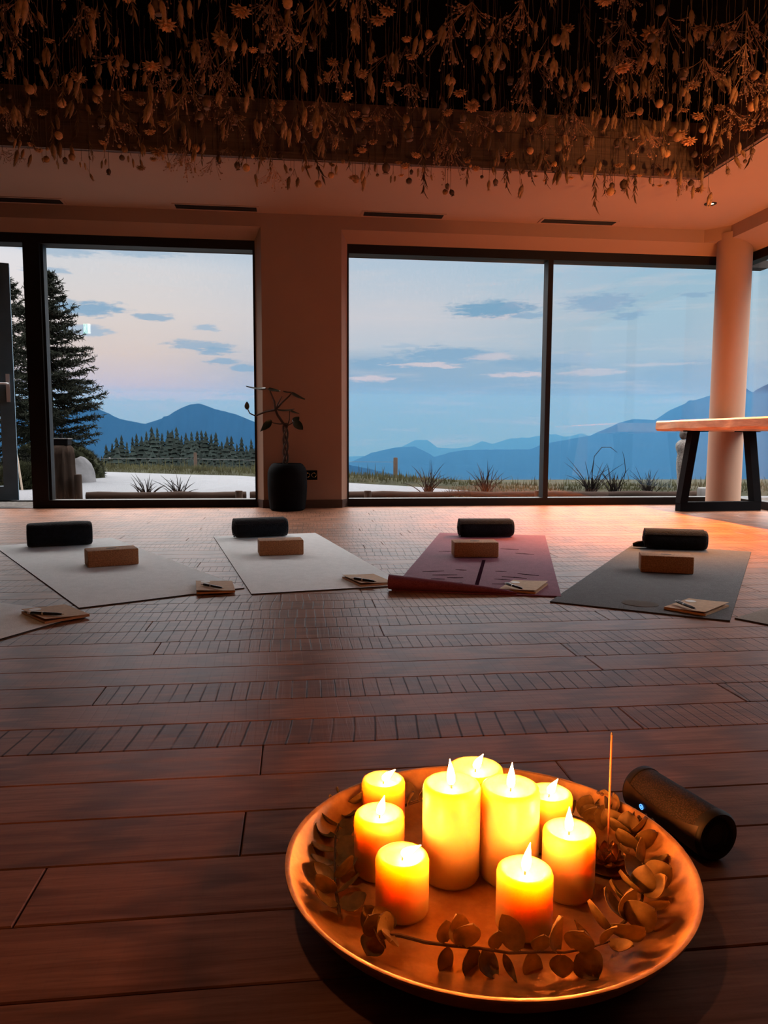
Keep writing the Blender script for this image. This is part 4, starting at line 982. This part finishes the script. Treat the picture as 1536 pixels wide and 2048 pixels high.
# log edging and short stakes
GL = 'log edging along the gravel bed'
def log(x0, y0, x1, y1, label, m=LOG, r=.048):
    t = MB(); n = 14; pts = [(x0+(x1-x0)*i/n, y0+(y1-y0)*i/n, GZ+r-.004+.004*math.sin(i)) for i in range(n+1)]; t.tube(pts, [r*(1+.05*math.sin(i*1.7)) for i in range(n+1)], 14)
    o = t.build('edging_log', m, None, True); tag(o, label, 'log', GL)
log(-2.05,7.66,-.50,7.64,'long round edging log behind the first window'); log(-.46,7.64,.72,7.60,'edging log crossing behind the pier'); log(.76,7.60,2.44,7.50,'edging log behind the reeds outside the wide window'); log(2.48,7.49,4.3,7.46,'edging log lit warm before the statue')
for i, (x, y, lab) in enumerate(((-.565,7.53,'short upright stake holding the log beside the pier edge'),(.709,7.45,'short upright stake by the pebbles at the wide window corner'),(2.439,7.36,'short upright stake half behind the window mullion'))):
    f = MB(); f.lathe([(.002,-.02),(.036,-.02),(.036,.10),(.033,.108),(.002,.110)], 14, wob=lambda a, z: 1+.05*math.cos(a*3+i)); o = f.build('edging_stake', POSTW, None, True, loc=(x,y,GZ)); tag(o, lab, 'stake', 'short stakes of the log edging')
# pebbles
rg = random.Random(8); pv = []
for q in range(4):
    f = MB(); f.ball((0,0,0), 1, 10, 7, (1,.8,.55), .07, random.Random(q)); pv.append(f.mesh('pebble', PEBBLE, True))
for k in range(46):
    x = rg.uniform(-2.0,-.4) if k % 2 else rg.uniform(.5,3.9); y = rg.uniform(7.30,7.56); r_ = rg.uniform(.012,.030)
    o = bpy.data.objects.new('pebble', rg.choice(pv)); COL.objects.link(o); o.location = (x,y,GZ+r_*.45); o.scale = (r_,)*3; o.rotation_euler = (0,0,rg.uniform(0,6))
    s1 = 'first window' if x < 0 else 'wide window'
    tag(o, 'pale round pebble in the gravel bed right outside the '+s1, 'pebble', 'pale pebbles outside the '+s1)
# reed clumps
def reed(x, y, label, n, h, spread, m=REED, seed=1, arc=None):
    rg = random.Random(seed); f = MB()
    for k in range(n):
        a = rg.uniform(0,6.28); hh = h*rg.uniform(.5,1.15); sp = spread*rg.uniform(.1,1.0); bend = rg.uniform(.0,.5)
        c0, s0 = math.cos(a), math.sin(a); pts = []
        b0 = Vector((rg.gauss(0,.025), rg.gauss(0,.025), 0))
        for i in range(6):
            u = i/5; pts.append(b0+Vector((c0*sp*u**1.5, s0*sp*u**1.5, hh*(u-bend*.55*u**3))))
        f.tube(pts, [.0055,.0055,.005,.004,.0028,.0008], 4)
    if arc:
        for (pts, r_) in arc: f.tube(pts, [r_]*(len(pts)-1)+[r_*.4], 5)
    o = f.build('reed_clump', m, None, False, loc=(x,y,GZ)); tag(o, label, 'reeds', 'dry reed clumps in the gravel bed'); return o
reed(-1.52,7.85,'low dark twiggy reed clump behind the first window, nearest the stump',26,.24,.22,REED,2)
reed(-1.18,7.85,'dark reed clump behind the first window, on the pier side',30,.26,.26,REED,3)
reed(1.36,7.72,'tall rusty reed clump outside the wide window facing the plum mat',26,.40,.26,REEDL,4)
reed(1.98,7.72,'rusty spreading reed clump before the mullion',28,.36,.30,REEDL,5)
reed(3.16,7.75,'dark reed clump with one long arching stalk outside the second pane',30,.40,.36,REED,6, [([(0,0,0),(.0,0,.3),(.02,0,.45),(.10,0,.545),(.20,0,.545),(.275,0,.49)], .004)])
reed(3.42,7.75,'dark reed clump next to the arching stalk',24,.36,.26,REED,7, [([(.05,0,0),(.10,0,.2),(.115,0,.30),(.10,0,.42),(.075,0,.50)], .0035)])
reed(3.78,7.70,'smaller dark reed clump near the statue',26,.32,.24,REED,8)
f = MB(); rg = random.Random(12)
for k in range(800):
    a = rg.uniform(0,6.28); r_ = rg.uniform(0,1)**.5; d = Vector((math.cos(a)*r_, math.sin(a)*r_, 0)); p = Vector((d.x*.34, d.y*.22, .10*(1-r_*r_)*rg.random()))
    f.spike(p, (d.x+rg.gauss(0,.5), d.y+rg.gauss(0,.5), .7), rg.uniform(.03,.075), .0028)
f.ball((0,0,0), 1, 12, 6, (.30,.19,.07))
o = f.build('low_shrub', pmat('grey_green_shrub', (0.0198,0.0198,0.0127), .95, spec=.06, var=.5, vscale=14), None, False, loc=(1.70,7.62,GZ)); tag(o, 'low grey-green cushion shrub between two rusty reed clumps', 'shrub')
# fence
for x, y, z0, z1, r_, lab in ((-2.60,20,-1.2,.215,.045,'thin pale fence post behind the first window before the forest'),(2.655,20,-1.2,.093,.062,'dark round fence post in the grass behind the wide window'),(-8.2,20,-1.2,.25,.045,'fence post hidden near the spruce trees')):
    if x < -8: continue
    f = MB(); f.lathe([(.002,0),(r_,0),(r_*.95,z1-z0-.02),(r_*.7,z1-z0),(.002,z1-z0)], 12); o = f.build('fence_post', POSTW, None, True, loc=(x,y,z0)); tag(o, lab, 'fence post', 'posts of the meadow fence')
f = MB(); f.tube([(-8.5,20,.09),(-5,20,.055),(-2.6,20,.05),(.5,20,-.02),(2.655,20,-.03)], .0045, 5)
for x, z in ((-2.6,.05),(-4.75,.055)): f.ball((x,20,z), .03, 8, 5)
o = f.build('fence_wire', pmat('pale_fence_wire', (.06,.06,.065), .5, spec=.06), None, True); tag(o, 'pale wire of the meadow fence strung before the forest', 'fence wire')

# stump posts and lamp bowl, boulder, globe, statue, garden light
t = thing('wooden_stump_post', 'thick weathered stump post right outside the first window corner', 'post', (-2.285,7.70,GZ))
f = MB(); rg = random.Random(4); wv = lambda a, z: 1+.06*math.cos(a*5+1)+.04*math.cos(a*11+z*3)
f.lathe([(.002,0),(.125,0),(.128,.12),(.122,.30),(.120,.46),(.112,.525),(.09,.548),(.002,.55)], 40, wob=wv); f.build('post_body', wood_mat('split_grey_oak', (0.0099,0.0063,0.0048), (0.0396,0.0277,0.0218), (20,20,2.2), .95), t, True)
t2 = thing('lantern_dish', 'dark flat dish with a pale rim on top of the thick stump', 'dish', (-2.285,7.70,GZ+.551))
f = MB(); f.box(-.082,-.07,0,.082,.07,.058,.008); f.build('dish_box', STEEL, t2)
f = MB(); f.box(-.088,-.076,.058,.088,.076,.066,.003); f.build('dish_lid', PEBBLE, t2)
f = MB(); f.box(-.012,-.012,.066,.012,.012,.115,.002); f.build('lid_knob', STEEL, t2)
f = MB(); f.lathe([(.002,0),(.037,0),(.036,.25),(.031,.268),(.002,.27)], 16); o = f.build('wooden_stump_post', POSTW, None, True, loc=(-2.115,7.62,GZ)); tag(o, 'slim short wooden post leaning next to the thick stump', 'post')
def rocky(name, loc, r, sc, label, m, seed, amp=.18):
    f = MB(); n, mm = 28, 16; vs = []; fs = []
    f.ball((0,0,0), 1, n, mm)
    f.v = [tuple(Vector(v)*(1+amp*noise.noise(Vector(v)*1.4+Vector((seed,0,0)))+amp*.3*noise.noise(Vector(v)*4))) for v in f.v]
    f.v = [(v[0]*r*sc[0], v[1]*r*sc[1], max(-.15*r, v[2]*r*sc[2])) for v in f.v]
    o = f.build(name, m, None, True, 60, loc=loc); tag(o, label, 'boulder'); return o
rocky('boulder', (-3.02,10.9,GZ), .33, (.75,.8,1.05), 'pale rounded boulder between the stump and the green mound', ROCK, 3)
f = MB(); f.ball((0,0,.0), .14, 24, 14); o = f.build('garden_globe', GLOBE, None, True, loc=(-3.78,9.4,.12)); tag(o, 'white round garden globe seen through the door glass', 'globe')
def mound(loc, sc, label, n, seed, cut=None):
    rg = random.Random(seed); t = thing('mountain_pine', label, 'shrub', loc)
    f = MB(); f.ball((0,0,0), 1, 20, 12, (sc[0]*.9,sc[1]*.9,sc[2]*.9), .08, rg)
    for k in range(n):
        d = Vector((rg.gauss(0,1), rg.gauss(0,1), abs(rg.gauss(0,1)))).normalized(); p = Vector((d.x*sc[0]*.88, d.y*sc[1]*.88, d.z*sc[2]*.88))
        for j in range(7): f.spike(p, d+Vector((rg.gauss(0,.5),rg.gauss(0,.5),rg.gauss(0,.5)+.3)), rg.uniform(.06,.12), .006)
    f.build('foliage', PINE, t)
mound((-3.75,12.2,GZ), (.80,.7,.62), 'low rounded mountain pine behind the boulder', 900, 5)
mound((-3.35,9.6,GZ), (.30,.25,.30), 'small bushy pine glimpsed between door leaf and frame', 350, 6)
f = MB(); f.tube([(-.05,0,.72),(.02,0,.38),(.06,0,.0)], .012, 7); o = f.build('bamboo_pole', pmat('pale_bamboo', (.2,.17,.14), .6, spec=.06), None, True, loc=(-3.28,9.3,GZ)); tag(o, 'pale leaning pole in front of the spruce trunk by the door', 'pole')
# near spruces
def spruce(loc, h, rad, label, seed, n=150, z0=.12):
    rg = random.Random(seed); t = thing('spruce_tree', label, 'tree', loc)
    f = MB(); f.tube([(0,0,-.05),(.01,0,h*.4),(0,.01,h*.8),(0,0,h)], [h*.016,h*.012,h*.006,.004], 8); f.build('trunk', BARK, t, True)
    f = MB()
    for k in range(n):
        u = z0+(1-z0)*((k+.5)/n)**.85+rg.uniform(-.025,.025); u = min(.985, u); z = h*u
        prof = (.55+.45*u/.36) if u < .36 else max(0, 1-(u-.36)/.64)**.85
        L_ = rad*prof*rg.uniform(.62,1.15)+.05; a = k*2.39996+rg.uniform(-.5,.5); dr = rg.uniform(-.25,.15)+.5*max(0,u-.5)
        p0 = Vector((0,0,z)); d = Vector((math.cos(a), math.sin(a), dr)); ns = max(4, int(L_/.045)); pts = []
        for i in range(ns+1):
            s_ = i/ns; pts.append(p0+d*L_*s_+Vector((0,0,.20*L_*s_*s_-.10*L_*s_)))
        f.tube([pts[0], pts[ns//2], pts[-1]], [.010,.007,.002], 4)
        for i in range(1, ns+1):
            p = pts[i]
            for sgn in (-1, 0, 1):
                tw = (d.normalized()*.8+Vector((-math.sin(a), math.cos(a), 0))*sgn*rg.uniform(.5,1.1)+Vector((0,0,rg.uniform(-.5,.4)))).normalized(); tl = (.07+.10*L_*(1-i/ns*.6))*rg.uniform(.7,1.3)
                f.spike(p, tw, tl, .009)
                for j in range(5):
                    q = p+tw*tl*(.1+.2*j); f.spike(q, tw*.6+Vector((rg.gauss(0,.7), rg.gauss(0,.7), rg.gauss(0,.7))), rg.uniform(.035,.065), .0075)
    f.build('foliage', SPRUCENEAR, t)
spruce((-3.27,10.6,GZ), 2.78, .68, 'dark bushy spruce tree standing just behind the thick window mullion', 3, 190, .20)
spruce((-3.97,11.2,GZ), 2.80, .42, 'slender taller spruce tree between door leaf and frame', 4, 130, .05)

t = thing('stone_statue', 'carved stone figure statue outside behind the table leg', 'statue', (4.075,7.55,GZ))
f = MB(); vs = []
sec = [(0,.050,.050,0),(.04,.052,.052,0),(.10,.047,.045,.004),(.20,.054,.045,.006),(.32,.064,.050,.006),(.40,.068,.056,.004),(.445,.060,.052,.0),(.475,.052,.048,-.004),(.50,.058,.052,-.006),(.545,.074,.060,-.006),(.59,.074,.060,-.004),(.618,.050,.046,0),(.632,.026,.026,0)]
n = 24; fs = []
for z, rx, ry, ox in sec:
    for k in range(n):
        a = 2*math.pi*k/n; q = 1+(.10*math.cos(a*7+z*20) if z < .45 else .02*math.cos(a*9))
        vs.append((ox+rx*q*math.cos(a), ry*q*math.sin(a), z))
for i in range(len(sec)-1):
    for k in range(n):
        j = (k+1) % n; fs.append((i*n+k, i*n+j, (i+1)*n+j, (i+1)*n+k))
fs.append(tuple(range(n-1,-1,-1))); fs.append(tuple((len(sec)-1)*n+k for k in range(n)))
f.add(vs, fs); f.build('draped_body', STONE, t, True, 70)
f = MB(); f.ball((0,0,.685), .047, 18, 12, (.95,1.0,1.15)); f.ball((0,-.03,.70), .028, 12, 8); f.build('head', STONEDARK, t, True)
f = MB(); f.lathe([(.002,-.01),(.075,-.01),(.075,.006),(.002,.006)], 20); f.build('plinth', STONE, t)
t = thing('garden_light', 'small white rounded box light in the gravel beside the column', 'garden light', (4.21,7.36,GZ))
f = MB(); f.box(-.05,-.04,.02,.05,.04,.135,.016); f.build('light_cover', GLOBE, t, True)
f = MB(); f.box(-.055,-.045,0,.055,.045,.022); f.build('light_base', PEBBLE, t)

# ------------------------------------------------------------------ forest hill, mountains, valley
Fp = [(-24,-2.2),(-18,-2.4),(-15.7,-2.49),(-14.35,-1.44),(-13.48,-.44),(-12.63,.09),(-10.9,.64),(-9.51,.87),(-7.75,.7),(-5.6,.28),(-2.97,-.23),(-1.19,-.9),(.31,-1.46),(3.71,-2.35),(5.2,-3.0),(12,-5)]
def interp(P, a):
    if a <= P[0][0]: return P[0][1]
    for (x0, y0), (x1, y1) in zip(P, P[1:]):
        if a <= x1: return y0+(y1-y0)*(a-x0)/(x1-x0)
    return P[-1][1]
HT = 10.5
def base(a, k): return .6+(290-22*k)*math.tan(R(interp(Fp,a)-.52*k))-HT
f = MB(); aa = [-24+.5*i for i in range(73)]; vs = []; K = 9
for k in range(-2, K):
    D = 290-22*k
    for a in aa:
        z = base(a, max(k,0))-(6*abs(min(k,0))**2 if k < 0 else 0); vs.append((D*math.sin(R(a)), D*math.cos(R(a)), z))
nn = len(aa)
f.add(vs, [(j*nn+i, (j+1)*nn+i, (j+1)*nn+i+1, j*nn+i+1) for j in range(K+1) for i in range(nn-1)])
struct('hill_forest', f, SPRUCE, True)
tv = []
for q in range(4):
    rg = random.Random(60+q); f = MB(); tiers = 7
    for k in range(tiers):
        u = k/tiers; z0 = .06+.90*u; r_ = .155*(1-u)**.85*rg.uniform(.85,1.15)+.012; n = 9; hh = .24*(1-u*.45); o_ = []
        for i in range(n):
            a = 6.283*i/n+rg.uniform(-.2,.2); rr = r_*(1.15 if i % 2 else .72)*rg.uniform(.85,1.15); o_.append((rr*math.cos(a), rr*math.sin(a), z0-.03*rg.random()))
        o_.append((0,0,min(1.0, z0+hh))); o_.append((0,0,z0+.03))
        f.add(o_, [(i,(i+1)%n,n) for i in range(n)]+[((i+1)%n,i,n+1) for i in range(n)])
    f.tube([(0,0,-.05),(0,0,.2)], .015, 5); tv.append(f.mesh('spruce', SPRUCE))
rg = random.Random(99); nt = 0
for k in range(7):
    a = -16.2+rg.uniform(0,.3)
    while a < 4.6:
        h = HT*rg.uniform(.78,1.12); kk = max(0, k+rg.uniform(-.45,.45)) if k else 0; D = 290-22*kk; b_ = base(a, kk)
        o = bpy.data.objects.new('forest_spruce', rg.choice(tv)); COL.objects.link(o); o.location = (D*math.sin(R(a)), D*math.cos(R(a)), b_-.3); wd = 1.25 if k == 0 else 2.0; o.scale = (h*wd,h*wd,h); o.rotation_euler = (0,0,rg.uniform(0,6)); nt += 1
        lab = 'dark spruce of the hill forest, along its skyline crest' if k == 0 else ('dark spruce on the middle slope of the hill forest' if k < 4 else 'dark spruce at the foot of the hill forest behind the fence')
        tag(o, lab, 'tree', lab+' - many alike')
        a += rg.uniform(.27,.42) if k == 0 else rg.uniform(.44,.66)
print('TREES', nt)

def ridge(name, P, D, zb, seed, amp, front=.62, ext=((-40,None),(70,None))):
    P = [(ext[0][0], P[0][1]-1.2)]+P+[(ext[1][0], P[-1][1]-1.0)]
    f = MB(); st = .14; n = int((P[-1][0]-P[0][0])/st); vs = []; rows = [(front,0.0),(.74,.30),(.84,.56),(.92,.80),(.97,.94),(1.0,1.0),(1.08,.8),(1.3,0)]
    for q, (fd, fh) in enumerate(rows):
        for i in range(n+1):
            a = P[0][0]+i*st; top = .6+D*math.tan(R(interp(P,a)+amp*(noise.noise(Vector((a*2.2,seed,0)))+.5*noise.noise(Vector((a*7,seed,1))))))
            d = D*fd*(1+.035*noise.noise(Vector((a*.9,q*.8,seed)))*(fh < 1)); z = zb+(top-zb)*fh*(1+.10*noise.noise(Vector((a*1.1,q*.9,seed+5)))*(0 < fh < 1))
            vs.append((d*math.sin(R(a)), d*math.cos(R(a)), z))
    m_ = n+1
    f.add(vs, [(j*m_+i, j*m_+i+1, (j+1)*m_+i+1, (j+1)*m_+i) for j in range(len(rows)-1) for i in range(n)])
    return struct(name, f, MOUNT, True, 80)
ridge('mountain_pasture_side', [(-26,1.2),(-21,.9),(-18.43,1.33),(-16.35,2.05),(-15.54,2.17),(-14.24,2.09),(-13.42,1.72),(-12.59,1.3),(-10.89,.97),(-9.49,1.45),(-8.42,2.12),(-7.6,2.45),(-7.0,2.5),(-5.93,2.11),(-4.48,1.76),(-2.95,1.15),(-1.18,.23),(1.06,-.89),(4.09,-2.02)], 3200, -600, 1.0, .035, ext=((-45,None),(9,None)))
ridge('mountain_valley_side', [(-1.2,-2.2),(1.81,-2.1),(4.09,-1.83),(5.8,-1.07),(7.52,-.68),(9.04,-.6),(10.18,-1.16),(10.49,-1.39),(11.69,-1.04),(12.82,-.84),(15.44,-.79),(17.66,-.77),(18.6,-.36),(20.18,-.06),(21.96,.28),(24.03,1.22),(24.88,1.47),(26.41,1.4),(27.38,2.09),(28.67,2.67),(30.1,3.1),(31.19,3.31),(32.11,3.56),(32.59,3.21),(32.79,3.38),(33.5,3.76),(35.36,4.29),(40,3.9),(60,4.0)], 6200, -700, 2.0, .03, ext=((-6,None),(75,None)))
ridge('mountain_far_range', [(2.57,-1.46),(4.85,-1.34),(6.38,-1.3),(8.09,-.6),(9.03,-.11),(9.98,-.1),(10.74,-.67),(12.07,-.73),(13.2,-.58),(14.13,-.16),(14.88,-.38),(16.17,.04),(17.64,.12),(18.58,.31),(19.45,.38),(20.18,.17),(21.42,.43),(22.67,-.04),(24.78,-.75)], 11000, -700, 3.0, .03, ext=((-8,None),(34,None)))
f = MB(); f.add([(-16000,330,-60),(16000,330,-60),(16000,900,-600),(-16000,900,-600),(16000,16000,-700),(-16000,16000,-700)], [(0,1,2,3),(3,2,4,5)]); struct('terrain_valley', f, VALLEY)

# evening haze lying in the valley
m = NT('valley_haze'); HD = 1/5200.
v = m.n('VolumeScatter', i={'Color': (.09,.40,1.0,1), 'Density': .27*HD, 'Anisotropy': 0.0}); w_ = m.n('VolumeAbsorption', i={'Color': (.76,.40,0.0,1), 'Density': .88*HD})
ad = m.n('AddShader'); m.l(v.outputs[0], ad.inputs[0]); m.l(w_.outputs[0], ad.inputs[1]); m.l(ad.outputs[0], m.out.inputs['Volume'])
f = MB(); hz = [(420,-760),(420,82),(13000,741),(13000,-760)]; f.add([(-15000,a,b_) for a,b_ in hz]+[(15000,a,b_) for a,b_ in hz], [(0,1,2,3),(7,6,5,4),(0,4,5,1),(1,5,6,2),(2,6,7,3),(3,7,4,0)]); o = f.build('haze', m.mat); tag(o, 'blue evening haze filling the valley before the mountains', 'haze', kind='stuff')

# ------------------------------------------------------------------ exit sign hanging behind the viewer: the window mirrors it
t = xs_ = thing('exit_sign', 'small lit green and white exit sign whose mirror image shows in the first window', 'sign', (-3.34,.5,2.345))
f = MB(); f.box(-.16,-.03,-.11,.16,.0,.11,.008); f.build('sign_box', WHITE, t)
f = MB(); f.box(-.145,0,-.095,.02,.004,.095); f.build('green_panel', emat('exit_green', (.30,.95,.62), 5.0), t)
f = MB(); f.box(.03,0,-.095,.145,.004,.095); f.bar((-.10,.005,-.06),(-.07,.005,.02), .02, .004, (0,1,0)); f.bar((-.07,.005,.02),(-.03,.005,-.05), .02, .004, (0,1,0)); f.bar((-.12,.005,.02),(-.02,.005,.04), .018, .004, (0,1,0)); f.ball((-.055,.004,.068), .018, 10, 6, (1,.2,1)); f.build('white_pictogram', emat('exit_white', (.95,1,.97), 7.0), t)
f = MB(); f.bar((0,-.015,.11),(0,-.015,.135), .012); f.build('hanger', STEEL, t); xs_.scale = (.38,1,.82)

# ------------------------------------------------------------------ lamps and added fill spots
def spot(loc, tgt, power, col, size, blend, rad=.03):
    l = bpy.data.lights.new('warm_spot_beam', 'SPOT'); l.energy = power; l.color = col; l.spot_size = R(size); l.spot_blend = blend; l.shadow_soft_size = rad
    o = bpy.data.objects.new('warm_spot_beam', l); COL.objects.link(o); o.location = loc; o.rotation_euler = (Vector(tgt)-Vector(loc)).to_track_quat('-Z','Y').to_euler(); return o
WARM = (1.0,.32,.03)
spot((3.262,5.786,ZC-.012), (2.62,5.25,0), 1600, WARM, 70, .8)
spot((3.262,4.45,ZC-.012), (2.70,4.35,0), 330, WARM, 62, .85)
spot((-.5,1.3,ZC-.02), (-.3,1.7,0), 19, (1.0,.50,.24), 105, .9, .06).name = 'near_floor_fill'  # unseen fill spot without a fixture, added to warm the near floor
spot((3.35,2.0,1.1), (3.40,3.9,2.45), 260, (1.0,.42,.14), 75, .9, .08).name = 'corner_uplight'
spot((.6,-1.2,.7), (.9,4.1,2.75), 85, (1.0,.42,.16), 62, .9, .12).name = 'flower_fill'  # fill spot added behind the viewer to brighten the hanging flowers

# ------------------------------------------------------------------ render look
vs_ = S.view_settings; S.display_settings.display_device = 'sRGB'
vs_.view_transform = 'Standard'; vs_.look = 'None'; vs_.exposure = 0.22; vs_.gamma = 1.0; vs_.use_curve_mapping = False
cy = S.cycles
cy.use_denoising = True; cy.use_adaptive_sampling = True; cy.adaptive_threshold = .05
cy.max_bounces = 6; cy.diffuse_bounces = 3; cy.glossy_bounces = 3; cy.transmission_bounces = 4; cy.transparent_max_bounces = 12; cy.volume_bounces = 0
cy.caustics_reflective = False; cy.caustics_refractive = False; cy.sample_clamp_indirect = 6.0
try: cy.use_light_tree = True
except Exception: pass
